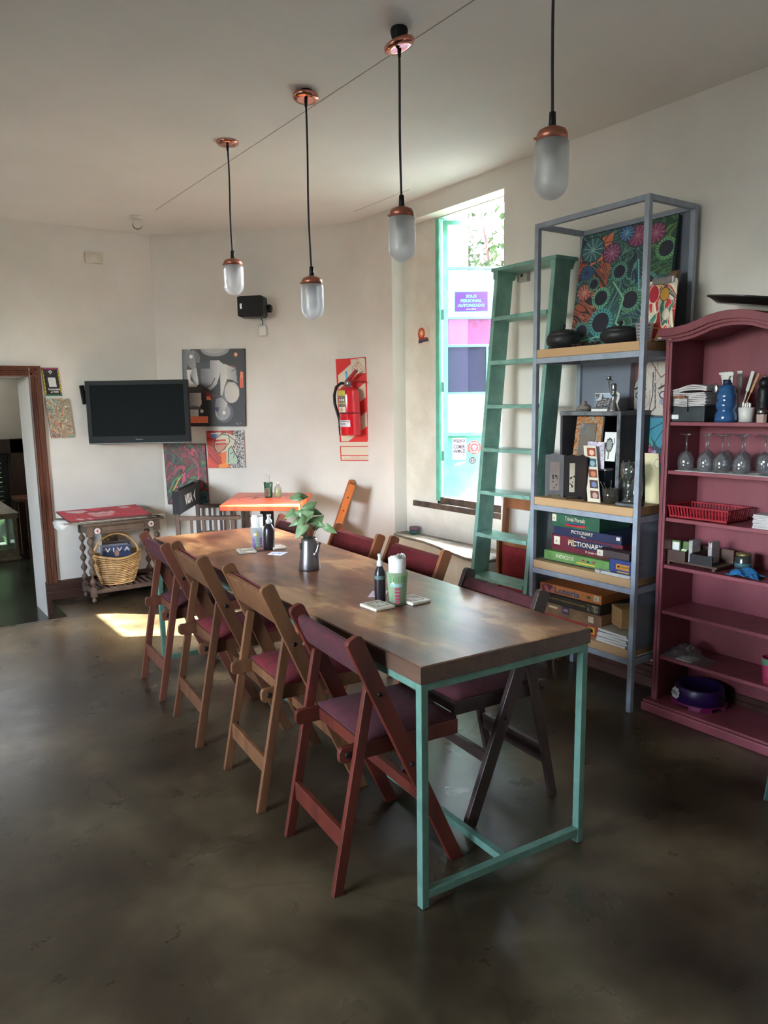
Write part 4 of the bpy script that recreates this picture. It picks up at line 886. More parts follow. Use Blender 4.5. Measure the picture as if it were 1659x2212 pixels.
def leaf(b, tip, wdt, d0, d1, name='leaf', roll=.3):
    b = wp(*b, d0); tp = wp(*tip, d1); L_ = (tp-b); ln_ = L_.length; dx = L_.normalized(); view = Vector((NV.x, NV.y, .35)).normalized()
    nr = (view-dx*view.dot(dx)).normalized(); sdv = dx.cross(nr); nr = (nr+sdv*roll).normalized(); sdv = dx.cross(nr)
    out = [(-.16, .20), (-.22, .36), (-.06, .50), (.18, .50), (.42, .40), (.66, .26), (.86, .11), (1, 0)]; m = MB(); vs = [b+dx*0]; 
    mid_ = [b+dx*(ln_*max(0, u))-nr*0+nr*(-.10*ln_*(max(0, u)**2)) for u, v in out]
    wdt *= 1.2; Lp = [b+dx*(ln_*u)+sdv*(v*wdt*K)+nr*(.10*wdt*K-.10*ln_*max(0, u)**2) for u, v in out]; Rp = [b+dx*(ln_*u)-sdv*(v*wdt*K)+nr*(.10*wdt*K-.10*ln_*max(0, u)**2) for u, v in out]
    n = len(out); vs = mid_+Lp+Rp; fs = []
    for i in range(n-1): fs.append((i, i+1, n+i+1, n+i)); fs.append((i, 2*n+i, 2*n+i+1, i+1))
    m.add(vs, fs, True); o = m.build(name, LF, t); md = o.modifiers.new('solid', 'SOLIDIFY'); md.thickness = .0008
    return b
leaves = [((590, 235), (800, 255), 130, -.01, -.03), ((600, 240), (345, 262), 190, .0, .0), ((735, 545), (985, 350), 210, 0, -.02), ((475, 590), (225, 725), 190, .01, .02), ((600, 690), (505, 605), 120, -.02, -.03),
          ((610, 690), (935, 565), 290, .02, .03), ((900, 600), (1105, 670), 130, -.03, -.02), ((885, 885), (1145, 680), 250, .0, -.01), ((690, 880), (480, 1170), 230, .035, .05), ((590, 790), (295, 945), 150, -.02, -.03), ((1040, 880), (1225, 965), 110, .0, .01), ((1200, 940), (1445, 1088), 150, .01, .02), ((700, 800), (640, 600), 160, .03, .03)]
ends = [(650, 1240), (670, 1240), (740, 1240), (640, 1230), (690, 1240), (700, 1240), (790, 1240), (820, 1240), (720, 1240), (680, 1240), (850, 1240), (860, 1240), (760, 1240)]
for (b, tp, w_, d0, d1), e in zip(leaves, ends):
    leaf(b, tp, w_, d0, d1)
    if b != (1200, 940): MB().tube(stem_pts(wp(*e, 0), wp(*b, d0), .004), .0012, 6).build('stem', STM, t)

def tumbler(label, x, y, z, r0, r1, h, glass, bands, group='tumblers holding napkins and straws'):
    t = thing('tumbler', label, 'glass', (x, y, z), 0, group)
    MB().lathe([(0, .002), (r0-.003, .002), (r1-.0025, h), (r1, h), (r0+(r1-r0)*.45, h*.48), (r0, 0), (0, 0)], (0, 0, 0), 20).build('glass', glass, t)
    for (z0, z1, a0, a1, m_) in bands:
        n = 8; vs = []
        for i in range(n+1):
            a = math.radians(a0+(a1-a0)*i/n)
            for zz in (z0, z1): rr = (r0+(r1-r0)*zz/h)+.0012; vs.append((rr*math.cos(a), rr*math.sin(a), zz))
        MB().add(vs, [(2*i, 2*i+2, 2*i+3, 2*i+1) for i in range(n)], True).build('printed_stripe', m_, t)
    return t
def napkin_roll(label, x, y, z, r, h, group='rolled white napkins standing in tumblers', m_=None):
    t = thing('napkin_roll', label, 'napkin', (x, y, z), 0, group)
    rr = random.Random(int(x*1000)); vs = MB(); N = 60; prof = []
    for i in range(N+1): a = i/N*2*PI*4.2; q_ = r*(.12+.88*i/N); prof.append((q_*math.cos(a), q_*math.sin(a)))
    v = []; 
    for i, (px, py) in enumerate(prof): v += [(px*.82, py*.82, 0), (px, py, h*(.95+.05*math.sin(i*.9))+rr.uniform(-.002, .002))]
    vs.add(v, [(2*i, 2*i+2, 2*i+3, 2*i+1) for i in range(N)], True); o = vs.build('napkins', m_ or PAPER, t); md = o.modifiers.new('solid', 'SOLIDIFY'); md.thickness = .0025
    MB().lathe([(0, .0), (r*.80, .0), (r*.97, h*.93), (0, h*.93)], (0, 0, 0), 24).build('inner_napkins', m_ or PAPER, t)
    return t
GG = glassm('green_plastic', (210, 230, 200), .1, .75, .1); PKS = mat('pink_stripe', (176, 56, 92), .5); GRS = mat('green_stripe', (128, 176, 122), .5); VIS = mat('violet_stripe', (140, 70, 190), .5); TQS = mat('aqua_stripe', (150, 186, 180), .5)
b_ = []
for k in range(5): b_.append((.008+k*.013, .016+k*.013, 218, 250, PKS))
b_ += [(.072, .084, 190, 285, TQS)]
for k in range(12): b_.append((.088, .114, 188+k*9, 192+k*9, GRS))
tumbler('green plastic tumbler with pink stripes, nearest the camera on the long table', 1.628, 2.198, TOP, .031, .040, .125, GG, b_)
napkin_roll('roll of white napkins in the green tumbler, nearest the camera', 1.628, 2.198, TOP+.006, .0345, .182)
CLF = glassm('clear_plastic', (240, 242, 244), .1, .6, .1)
b_ = []
for a0 in (195, 262):
    for k in range(6): b_.append((.004+k*.009, .009+k*.009, a0, a0+22, VIS))
for k in range(6): b_.append((.004+k*.009, .009+k*.009, 226, 250, GRS))
b_ += [(.066, .085, 225, 240, mat('yellow_print', (232, 214, 90), .5))]
tumbler('clear plastic tumbler with violet and green stripes at the far end of the long table', 1.722, 3.565, TOP, .031, .038, .11, CLF, b_)
napkin_roll('roll of white napkins in the violet striped tumbler at the far end', 1.722, 3.565, TOP+.006, .0335, .168)
def spray(label, x, y, r, h, m_, lean=0):
    t = thing('spray_bottle', label, 'bottle', (x, y, TOP), 0, 'dark spray bottles on the long table')
    ax = (lean, 0, 1)
    MB().lathe([(0, 0), (r*.9, 0), (r, .006), (r, h*.58), (r*.85, h*.66), (r*.5, h*.76), (r*.42, h*.78), (0, h*.78)], (0, 0, 0), 24, ax).build('bottle', m_, t)
    MB().lathe([(0, 0), (r*.55, 0), (r*.55, h*.10), (r*.32, h*.12), (r*.30, h*.20), (r*.38, h*.21), (r*.38, h*.26), (0, h*.26)], (lean*h*.77, 0, h*.77), 16, ax).build('cap', WHT, t)
    return t
DBR = mat('dark_bottle', (34, 28, 34), .3)
s1 = spray('dark spray bottle with green label beside the near green tumbler', 1.598, 2.268, .0215, .178, DBR)
MB().lathe([(.0217, .088), (.022, .088), (.022, .102), (.0217, .102)], (0, 0, 0), 20, None, False, True).build('label', mat('grey_green_label', (86, 110, 104), .5), s1)
spray('dark spray bottle with white pump beside the far tumbler', 1.742, 3.475, .030, .178, DBR, .03)
PLT = mat('switch_plate_cream', (222, 214, 196), .45, 0, (204, 196, 176), 12)
def plate(label, c, rz, s_=.09, group='old switch plates used as coasters'):
    t = thing('coaster', label, 'coaster', (c[0], c[1], TOP), rz, group); h = s_/2
    MB().box((-h, -h*1.15, 0), (h, h*1.15, .012)).build('plate', PLT, t, .004)
    m = MB()
    for a, b in (((-h*.6, -h*.7), (h*.6, -h*.7)), ((h*.6, -h*.7), (h*.6, h*.7)), ((h*.6, h*.7), (-h*.6, h*.7)), ((-h*.6, h*.7), (-h*.6, -h*.7))): m.bar((a[0], a[1], .0122), (b[0], b[1], .0122), .0012, .0008, (0, 0, 1))
    m.build('insert_outline', INK, t)
    for px, py in ((-.012, -.02), (.012, .018)): MB().lathe([(0, 0), (.0025, 0), (.0025, .0008), (0, .0008)], (px, py, .0119), 10).build('screw', INK, t)
    return t
plate('cream switch plate coaster in front of the near tumbler', (1.539, 2.203), .02)
plate('cream switch plate coaster to the right of the near tumbler', (1.692, 2.185), .03)
plate('cream switch plate coaster left of the far tumbler', (1.615, 3.483), -.25)
plate('cream switch plate coaster right of the far spray bottle', (1.790, 3.475), -.1, .075)
def card(label, pts, m_, blob):
    c = (sum(p[0] for p in pts)/4, sum(p[1] for p in pts)/4); t = thing('card', label, 'card', (c[0], c[1], TOP), 0, 'cards lying on the long table')
    MB().prism([(x-c[0], y-c[1], .0004) for x, y in pts], (0, 0, .001)).build('card_face', m_, t)
    MB().prism([((x-c[0])*.62, (y-c[1])*.62, .0014) for x, y in pts], (0, 0, .0003)).build('printed_patch', blob, t)
card('small pink edged card lying left of the near spray bottle', [(1.594, 2.345), (1.66, 2.41), (1.715, 2.375), (1.645, 2.305)], mat('pink_card', (230, 206, 220), .6), mat('card_print', (176, 140, 168), .6, 0, (226, 210, 222), 90, (1, 1, 1), lo=.48, hi=.52))
card('small blue printed card lying in front of the far spray bottle', [(1.668, 3.348), (1.718, 3.399), (1.782, 3.34), (1.71, 3.284)], mat('blue_card', (222, 224, 236), .6), mat('card_print_blue', (130, 136, 180), .6, 0, (220, 222, 236), 90, (1, 1, 1), lo=.48, hi=.52))

# ------------------------------------------------------------------ orange table in the corner
OQ = [(2.157, 5.085), (2.596, 4.675), (3.06, 5.30), (2.60, 5.74)]; oc = (2.60, 5.20)
t = thing('orange_table', 'square orange painted table with a black pedestal in the far corner', 'table', (oc[0], oc[1], 0))
OT = mat('orange_table_paint', (214, 92, 62), .3, 0, (196, 74, 46), 4, (1, 1, 1), .15, 30); OE = mat('orange_edge_paint', (230, 120, 50), .45, 0, (206, 62, 30), 7, (1, 1, 1), .3, 30)
MB().prism([(x-oc[0], y-oc[1], .758) for x, y in OQ], (0, 0, .040)).build('tabletop', OE, t, .008, 3)
cxo = sum(p[0] for p in OQ)/4; cyo = sum(p[1] for p in OQ)/4
MB().prism([(cxo+(x-cxo)*.97-oc[0], cyo+(y-cyo)*.97-oc[1], .7975) for x, y in OQ], (0, 0, .0035)).build('painted_surface', OT, t, .002)
OL = mat('faded_line', (170, 84, 74), .5); cb_ = Vector((cxo-oc[0], cyo-oc[1], .8013))
MB().tube([cb_+Vector((.22*math.cos(a), .22*math.sin(a), 0)) for a in [2*PI*i/40 for i in range(40)]], .0012, 4, False, True).build('drawn_circle', OL, t)
MB().prism([cb_+Vector(p) for p in ((-.12, .02, 0), (-.02, .16, 0), (.0, .10, 0))], (0, 0, .0008)).build('drawn_leaf', OL, t)
MB().box((-.04, -.04, .03), (.04, .04, .758)).build('pedestal', BLK, t, .004)
MB().box((-.13, -.13, .745), (.13, .13, .758)).build('mounting_plate', BLK, t)
for a in range(4): d = Vector((math.cos(a*PI/2+.8), math.sin(a*PI/2+.8), 0)); MB().bar((0, 0, .016), d*.26+Vector((0, 0, .012)), .05, .024, (0, 0, 1)).build('foot', BLK, t, .004)
tumbler('green glass with drinking straws on the orange corner table', 2.652, 5.262, .801, .029, .036, .118, glassm('green_glass', (150, 200, 178), .06, .35, .15), [(.01+k*.011, .017+k*.011, 215, 240, PKS) for k in range(6)]+[(.01+k*.011, .017+k*.011, 190, 212, GRS) for k in range(6)]+[(.01+k*.011, .017+k*.011, 243, 266, GRS) for k in range(6)])
rs = random.Random(4)
for k in range(8):
    t = thing('straw', 'white paper wrapped straw standing in the green glass on the orange table', 'straw', (2.652+rs.uniform(-.014, .014), 5.262+rs.uniform(-.014, .014), .805), 0, 'wrapped straws in the green glass')
    MB().tube([(0, 0, 0), (rs.uniform(-.018, .018), rs.uniform(-.018, .018), rs.uniform(.15, .18))], .0046, 6).build('wrapper', WHT, t)
t = thing('hand_gel_bottle', 'small clear bottle with yellow green liquid on the orange table', 'bottle', (2.715, 5.225, .801))
MB().lathe([(0, 0), (.027, 0), (.029, .006), (.029, .072), (.02, .086), (.012, .092), (.012, .096), (0, .096)], (0, 0, 0), 20).build('bottle', CLF, t)
MB().lathe([(0, .003), (.0265, .003), (.0265, .06), (0, .06)], (0, 0, 0), 20).build('liquid', mat('yellow_green_gel', (196, 206, 60), .2), t)
MB().lathe([(0, 0), (.013, 0), (.012, .026), (0, .026)], (0, 0, .094), 14).build('cap', WHT, t)

# ------------------------------------------------------------------ director chair
p0 = Vector((1.975, 5.44, 0)); lat = Vector((.39, .58, 0)); LW_ = lat.length; lat.normalize(); fw = Vector((lat.y, -lat.x, 0)); rzd = math.atan2(fw.y, fw.x)
DW = wood('director_chair_wood', (104, 84, 72), (78, 62, 54), .6, 'z', 16)
# local frame: x forward, y = lateral (from the near to the far side)
t = thing('director_chair', 'wooden director chair with black canvas back lettered VISA', 'chair', p0+lat*LW_/2, rzd)
hw = LW_/2
for s_ in (-1, 1):
    y = s_*hw
    MB().box((-.02, y-.014, .0), (.012, y+.014, .90)).build('back_post', DW, t, .002)
    MB().box((.40, y-.014, .0), (.428, y+.014, .665)).build('front_post', DW, t, .002)
    MB().box((.01, y-.020, .665), (.47, y+.020, .695)).build('arm', DW, t, .006)
    MB().box((.01, y-.012, .43), (.41, y+.012, .465)).build('side_rail', DW, t, .002)
    for k in range(4): MB().box((.088+k*.092, y-.009, .465), (.108+k*.092, y+.009, .665)).build('slat', DW, t)
    MB().bar((0, y*.96, .1), (.41, y*.96, .1), .025, .02, (0, 1, 0)).build('foot_rail', DW, t, .002)
MB().box((-.03, -hw-.02, .713), (-.022, hw+.02, .888)).box((.014, -hw-.02, .713), (.022, hw+.02, .888)).box((-.03, -hw-.028, .713), (.022, -hw-.02, .888)).box((-.03, hw+.02, .713), (.022, hw+.028, .888)).build('canvas_back', mat('black_canvas', (40, 42, 48), .9, 0, (34, 36, 42), 40, (1, 1, 1), .2, 300), t)
text(t, 'VISA', (.0235, -.075, .80), (0, 1, 0), (0, 0, 1), .082, WINK, .26, bold=.05)
m = MB(); m.prism([(.0232, .17, .752), (.0232, .095, .80), (.0232, .17, .848), (.0232, .145, .80)], (.001, 0, 0)); m.build('emblem', WINK, t)
MB().box((.02, -hw+.0, .445), (.40, hw, .452)).build('canvas_seat', MATS['black_canvas'], t)

# ------------------------------------------------------------------ side table with papers and basket
SWD = wood('side_table_wood', (112, 92, 78), (84, 66, 56), .5, 'z', 14)
SX0, SX1, SY0, SY1 = 1.445, 1.975, 5.955, 6.205
t = thing('side_table', 'antique side table with twisted legs under the television', 'table', (1.71, 6.08, 0))
def ob(x, y): return (x-1.71, y-6.08)
lg = []
for (x, y) in ((SX0, SY0), (SX1, SY0), (SX0, SY1), (SX1, SY1)):
    x, y = ob(x, y); prof = [(0, 0), (.012, .004), (.018, .018), (.014, .034), (.009, .04), (.009, .048), (.0, .048)]
    MB().lathe(prof, (x, y, 0), 16).build('foot', SWD, t)
    prof = [(0, 0), (.016, 0)]
    for i in range(81): q_ = i/80; prof.append((.0165+.0085*math.sin(q_*2*PI*5-PI/2), .005+q_*.40))
    prof += [(.016, .41), (0, .41)]
    l_ = MB().lathe(prof, (x, y, .122), 16).build('leg', SWD, t)
    MB().box((x-.022, y-.022, .048), (x+.022, y+.022, .124)).build('leg_block', SWD, t, .002)
    MB().box((x-.022, y-.022, .53), (x+.022, y+.022, .612)).build('leg_block', SWD, t, .002)
x0, y0 = ob(SX0, SY0); x1, y1 = ob(SX1, SY1)
MB().box((x0, y0-.016, .548), (x1, y0+.0, .615)).box((x0, y1, .548), (x1, y1+.016, .615)).box((x0-.016, y0, .548), (x0, y1, .615)).box((x1, y0, .548), (x1+.016, y1, .615)).build('apron', SWD, t, .002)
MB().box((x0+.09, y0-.024, .563), (x1-.10, y0-.014, .602)).build('drawer_front', SWD, t, .008, 2)
MB().box((x0-.05, y0-.045, .615), (x1+.055, y1+.045, .634)).build('tabletop', SWD, t, .006, 3)
for yy in (y0, y1): MB().box((x0, yy-.016, .072), (x1, yy+.016, .104)).build('shelf_rail', SWD, t, .002)
for xx in (x0, x1): MB().box((xx-.014, y0, .074), (xx+.014, y1, .102)).build('shelf_rail', SWD, t, .002)
for k in range(10): MB().box((x0+.03+k*.052, y0, .098), (x0+.054+k*.052, y1, .110)).build('shelf_slat', SWD, t)
FRD = mat('flower_red', (196, 48, 60), .5)
for (fx, fz) in ((1.925, .585), (1.50, .572)):
    fx -= 1.71; pf = MB()
    pf.lathe([(0, 0), (.024, 0), (.024, .002), (0, .002)], (fx, y0-.0235, fz), 8, (0, -1, 0), False)
    pf.build('flower_sticker', PAPER, t)
    q_ = MB(); q_.prism([(fx-.018, y0-.0262, fz), (fx, y0-.0262, fz+.006), (fx+.018, y0-.0262, fz), (fx, y0-.0262, fz-.006)], (0, -.001, 0)).prism([(fx, y0-.0266, fz-.018), (fx+.006, y0-.0266, fz), (fx, y0-.0266, fz+.018), (fx-.006, y0-.0266, fz)], (0, -.001, 0)); q_.build('flower_print', FRD, t)
# papers
rp = random.Random(9)
cols = [(214, 204, 186), (190, 176, 150), (226, 222, 212), (150, 134, 116), (206, 196, 176)]
for k, (ax, ay, bx, by, rot) in enumerate([(1.30, 5.94, 1.98, 6.24, .02), (1.26, 5.93, 1.90, 6.22, -.04), (1.36, 5.93, 2.04, 6.25, .05)]):
    z = .6352+k*.008; t = thing('paper_sheaf', ['flat sheaf of cream newspapers at the bottom of the pile on the side table', 'sheaf of old white papers jutting out left on the side table', 'brown edged poster sheaf jutting out right on the side table'][k], 'paper', ((ax+bx)/2, (ay+by)/2, z), rot, 'papers piled on the side table')
    for j in range(3):
        dx = rp.uniform(-.01, .01); MB().box((-(bx-ax)/2+dx, -(by-ay)/2+rp.uniform(-.008, .004), j*.0026), ((bx-ax)/2+dx, (by-ay)/2, j*.0026+.002)).build('sheet', mat('old_paper_%s' % 'abc'[(k+j) % 3], cols[(k+j) % 5], .8, 0, tuple(int(c*.8) for c in cols[(k+j) % 5]), 22), t)
t = thing('paper_sheet', 'crumpled white sheet hanging over the left end of the side table', 'paper', (1.26, 6.05, .66))
o = MB().add([(.12, -.10, .0), (.12, .13, .0), (.0, .14, .006), (-.03, -.04, .0), (-.04, .10, -.015), (-.02, -.06, -.075), (.02, -.12, -.03), (-.045, .02, -.05)], [(0, 1, 2, 3), (2, 4, 3), (3, 4, 7), (3, 7, 5), (3, 5, 6), (0, 3, 6)], True).build('sheet', PAPER, t); md = o.modifiers.new('s', 'SOLIDIFY'); md.thickness = .0008
A = Art(140, 80, (196, 44, 66)); wv_ = (226, 196, 200)
A.swirl(3, [(196, 44, 66), (204, 52, 72), (188, 40, 60)], 3, .3, .0)
A.poly([(.08, .08), (.30, .12), (.38, .28), (.22, .36), (.12, .24)], (222, 200, 196)); A.ell(.48, .45, .17, .20, (224, 176, 180)); A.poly([(.30, .52), (.5, .62), (.62, .5), (.56, .78), (.36, .80)], (222, 150, 158)); A.poly([(.10, .80), (.16, .78), (.2, .92), (.14, .94)], wv_); A.poly([(.22, .84), (.27, .82), (.3, .94), (.25, .95)], wv_)
A.line([(.40, .42), (.45, .39)], .008, (140, 40, 50)); A.line([(.53, .42), (.58, .42)], .008, (140, 40, 50)); A.line([(.46, .58), (.53, .57)], .010, (170, 40, 54)); A.poly([(.74, .05), (.86, .10), (.90, .2), (.78, .24)], wv_); A.line([(.78, .4), (.95, .5)], .010, (214, 96, 90)); A.ell(.48, .30, .19, .09, (170, 36, 54)); A.line([(.62, .3), (.68, .6), (.66, .8)], .014, (176, 36, 56))
rdp = painting('poster_board', 'large pink red poster board lying on top of the papers', A, (1.275, 6.245, .712), (.625, -.02, .004), (.02, -.33, -.046), .010, mat('board_edge', (88, 60, 60), .7), 'poster', pname='printed_face', body='board')
# basket
t = thing('wicker_basket', 'tan wicker basket with hoop handle on the lower shelf of the side table', 'basket', (1.672, 6.075, .111))
def brim(a): return .215+.035*abs(math.cos(a))**1.5
m = MB(); rows = 15; N = 44
for j in range(rows):
    q_ = j/(rows-1); pts = []
    for i in range(N):
        a = 2*PI*i/N; zt_ = brim(a); z = .006+q_*(zt_-.01); rx = .128+(.192-.128)*min(1, q_*1.15)**.8; ry = .085+.04*min(1, q_*1.1); ww = .0035*math.sin(i*PI+j*PI)
        pts.append((rx*math.cos(a)*(1+ww*4), ry*math.sin(a)*(1+ww*6), z))
    m.tube(pts, .0062, 5, True, True)
wk = m.build('weave', WICK, t); wk['kind'] = 'stuff'
m = MB()
for i in range(22):
    a = 2*PI*i/22; zt_ = brim(a); m.tube([((.124+.066*min(1, q*1.15)**.8)*math.cos(a), (.082+.04*q)*math.sin(a), .004+q*(zt_-.004)) for q in (0, .3, .6, 1)], .004, 5)
o = m.build('stakes', WICK, t); o['kind'] = 'stuff'
MB().lathe([(0, 0), (1, 0), (1, .006), (0, .006)], (0, 0, 0), 28).build('base', WICK, t).scale = (.128, .085, 1)
MB().tube([(.192*math.cos(a)*1.01, .126*math.sin(a)*1.01, brim(a)+.004) for a in [2*PI*i/48 for i in range(48)]], .0085, 7, True, True).build('rim', WICK, t)
MB().tube([(.186*math.cos(a), .006*math.sin(a*30), .20+.205*math.sin(a)) for a in [PI*i/24 for i in range(25)]], .0095, 8).build('handle', WICK, t)
A = Art(60, 60, (64, 78, 116)); A.poly([(0, .35), (.3, .35), (.3, .8), (0, .8)], (34, 40, 60)); A.poly([(.65, .35), (1, .35), (1, .85), (.65, .85)], (40, 48, 70)); A.poly([(.38, .35), (.62, .35), (.70, 1), (.32, 1)], (28, 30, 40)); A.ell(.5, .24, .08, .10, (196, 160, 140)); A.poly([(0, .1), (1, .1), (1, .14), (0, .14)], (90, 104, 140)); A.poly([(0, .86), (1, .86), (1, 1), (0, 1)], (90, 104, 130))
for k, lb in enumerate(('blue magazine with a man on its cover, in front in the basket', 'magazine standing behind the front one in the basket', 'rearmost dark magazine in the basket')):
    oy = 6.055+k*.022; dx = (-.0, -.012, .01)[k]; dz = (0, .01, .028)[k]
    mg = painting('magazine', lb, A if k == 0 else Art(4, 4, ((150, 150, 160), (70, 60, 60))[k-1]), (1.560+dx, oy, .425+dz-.004), (.224, .0, -.006), (.006, .03, -.27), .006, PAPER, 'magazine', 'magazines in the basket', 'printed_cover', 'pages')
    if k == 0: text(mg, 'V I V A', (.0, -.034, .238), (1, 0, -.02), (0, -.1, 1), .036, WINK, .20, bold=.03)
# ornament behind the basket
t = thing('trivet', 'brown metal ornament with curls leaning behind the basket', 'ornament', (1.655, 6.19, .111), 0)
m = MB(); m.box((-.06, -.004, .29), (.07, .004, .40)); m.build('panel', SWD, t, .002)
MB().tube([(.03*math.cos(a)*(1-a/16)-.02, -.008, .345+.03*math.sin(a)*(1-a/16)) for a in [i*.4 for i in range(24)]], .004, 6).build('curl', mat('ochre_metal', (160, 110, 60), .5), t)
MB().box((-.05, -.01, 0), (.05, .01, .29)).build('stand', SWD, t)

# ------------------------------------------------------------------ steel shelf
SX, SY0_, SY1_, SD_, SH_ = 2.992, 2.148, 2.822, .372, 2.404
SO = Vector((SX+SD_/2, (SY0_+SY1_)/2, 0))
t = thing('steel_shelf', 'tall grey blue steel shelf with pine boards and mesh panels', 'shelf', SO)
hx, hy = SD_/2, (SY1_-SY0_)/2; P_ = .025
for sx_ in (-1, 1):
    for sy_ in (-1, 1): MB().box((sx_*hx, sy_*hy, 0), (sx_*(hx-P_), sy_*(hy-P_), SH_)).build('post', STEEL, t, .0015)
LV = (1.774, 1.005, .660, .309)
def rails(z0, z1):
    for s_ in (-1, 1):
        MB().box((s_*hx, -hy+P_, z0), (s_*(hx-P_), hy-P_, z1)).build('rail', STEEL, t, .0015)
        MB().box((-hx+P_, s_*hy, z0), (hx-P_, s_*(hy-P_), z1)).build('rail', STEEL, t, .0015)
rails(SH_-P_, SH_)
for z in LV:
    rails(z-.071, z-.043)
    MB().box((-hx+.001, -hy+P_+.002, z-.042), (hx-.001, hy-P_-.002, z)).build('board', PINE, t, .002)
EXM = meshm('expanded_metal', (128, 138, 152), 520)
def panel(a, b): MB().box(a, b).build('mesh_panel', EXM, t)
panel((hx-.006, -hy+P_, 1.774), (hx-.005, hy-P_, SH_-P_))
for za, zb in ((1.005, 1.70), (.66, .934), (.309, .589)): panel((hx-.006, -hy+P_, za), (hx-.005, hy-P_, zb))
for s_ in (-1, 1):
    for za, zb in ((.66, .934), (.309, .589)): panel((-hx+P_, s_*(hy-.006), za), (hx-P_, s_*(hy-.005), zb))
YD = (0, -1, 0); ZD = (0, 0, 1)
def game(label, y1, y0, z0, z1, x0, dp, m_, lidm=None, group='board games on the steel shelf', texts=(), patches=(), cat='board game', nme='board_game', rz=0):
    """y1 = left edge, y0 = right edge as seen from the room"""
    c = Vector((x0, (y0+y1)/2, z0)); t = thing(nme, label, cat, c, rz, group); hy_ = (y1-y0)/2; H = z1-z0
    MB().box((.002, -hy_+.002, 0), (dp-.002, hy_-.002, H*.5)).build('box_base', m_, t, .0015)
    MB().box((0, -hy_, H*.12), (dp, hy_, H)).build('lid', lidm or m_, t, .0015)
    for (u0, u1, v0, v1, pm) in patches:      # u from left edge, v from the bottom, 0..1
        MB().box((-.0012, hy_-u0*2*hy_, v0*H), (.0, hy_-u1*2*hy_, v1*H)).build('printed_patch', pm, t)
    for (s_, u, v, h, w, im) in texts: text(t, s_, (-.0016, hy_-u*2*hy_, v*H), YD, ZD, h, im, w, bold=.015)
    return t
cream = mat('cream_print', (232, 222, 196), .6); dred = mat('dark_red_print', (112, 34, 50), .5, 0, (96, 28, 42), 10); navy = mat('navy_print', (34, 42, 76), .5); grn = mat('green_box', (44, 96, 70), .5, 0, (36, 80, 60), 10)
lgr = mat('light_green_box', (112, 158, 86), .5, 0, (90, 130, 70), 12); blk2 = mat('black_box', (34, 34, 34), .6, 0, (48, 46, 42), 12); orb = mat('orange_box', (206, 126, 66), .55, 0, (190, 110, 54), 10); kraft = mat('kraft_box', (190, 150, 98), .7, 0, (170, 130, 84), 14, (1, 1, 6))
card_ = mat('worn_cardboard', (150, 118, 88), .8, 0, (110, 84, 64), 8); redp = mat('red_print', (196, 44, 48), .5); yell = mat('yellow_print2', (226, 186, 70), .5); sky_ = mat('blue_print', (44, 92, 132), .5)
Z3, Z4 = .660, .309
game('light green game box, bottom of the stack on the third shelf', 2.757, 2.330, Z3, .716, 3.035, .30, blk2, lgr, texts=[('INDICIOS', .34, .62, .020, .12, cream)], patches=[(.60, .64, .6, .75, redp), (.68, .71, .55, .7, navy), (.76, .80, .6, .72, redp), (.52, .80, .30, .42, yell)])
g_ = game('dark red game box with a pencil and blue banner on the third shelf', 2.742, 2.285, .717, .803, 3.075, .25, dred, dred, texts=[('PICTIONARY', .50, .60, .026, .22, cream), ('El Juego del Dibujo', .66, .2, .012, .14, cream), ('R', .085, .56, .012, .009, INK)], patches=[(.28, .86, .34, .86, navy), (.04, .13, .36, .86, cream)])
MB().prism([(-.0022, .045+.033, .048), (-.0022, .045+.072, .066), (-.0022, .045+.045, .068), (-.0022, .045+.03, .072), (-.0022, .045+.022, .034), (-.0022, .045+.045, .036)], (-.0008, 0, 0)).build('pencil_print', kraft, g_)
game('navy game box above the dark red one on the third shelf', 2.703, 2.275, .804, .850, 3.05, .25, navy, navy, texts=[('PICTIONARY', .44, .66, .018, .14, cream), ('Plus', .46, .25, .010, .03, cream)], patches=[(.93, .98, .5, .85, cream)])
g_ = game('green quiz game box, top of the stack on the third shelf', 2.715, 2.405, .851, .921, 3.045, .25, grn, grn, texts=[('Trivial Pursuit', .50, .70, .022, .13, cream), ('R', .055, .62, .010, .008, INK)], patches=[(.01, .10, .38, .92, cream), (.30, .72, .16, .34, redp), (.36, .66, .30, .44, sky_)])
game('thin dark brown game box lying across the red box on the third shelf', 2.383, 2.190, .745, .782, 3.0, .073, blk2, mat('dark_brown_box', (70, 56, 56), .6), texts=[('R', .12, .52, .010, .008, INK)], patches=[(.03, .21, .1, .9, cream)])
game('blue game box with orange lettering at the right end of the third shelf', 2.300, 2.180, .677, .744, 3.0, .073, navy, mat('royal_blue_box', (46, 66, 130), .5), patches=[(.30, .95, .30, .72, orb), (.38, .95, .44, .6, redp), (.36, .92, .10, .18, yell)], texts=[('GAME' if False else 'Castillos', .64, .54, .018, .07, yell)])
game('flat white board lying under the blue box on the third shelf', 2.388, 2.18, Z3, .676, 2.998, .036, PAPER, mat('pale_board', (190, 192, 190), .6, 0, (120, 124, 126), 30, lo=.4, hi=.45))
game('red box at the bottom of the pile on the lowest shelf', 2.77, 2.382, Z4, .366, 3.04, .26, redp, mat('red_orange_box', (176, 50, 44), .5, 0, (150, 60, 50), 10), patches=[(.82, .93, .2, .85, yell), (.85, .9, .35, .65, redp)])
game('worn brown cardboard game box, second from the bottom of the lowest shelf', 2.775, 2.362, .367, .430, 3.03, .28, card_, card_, patches=[(.38, .50, .35, 1., mat('violet_label', (84, 66, 96), .6)), (.80, .88, .25, .75, cream), (.16, .30, .62, .78, cream)], texts=[('100', .44, .7, .012, .03, cream)])
m_ = MB()
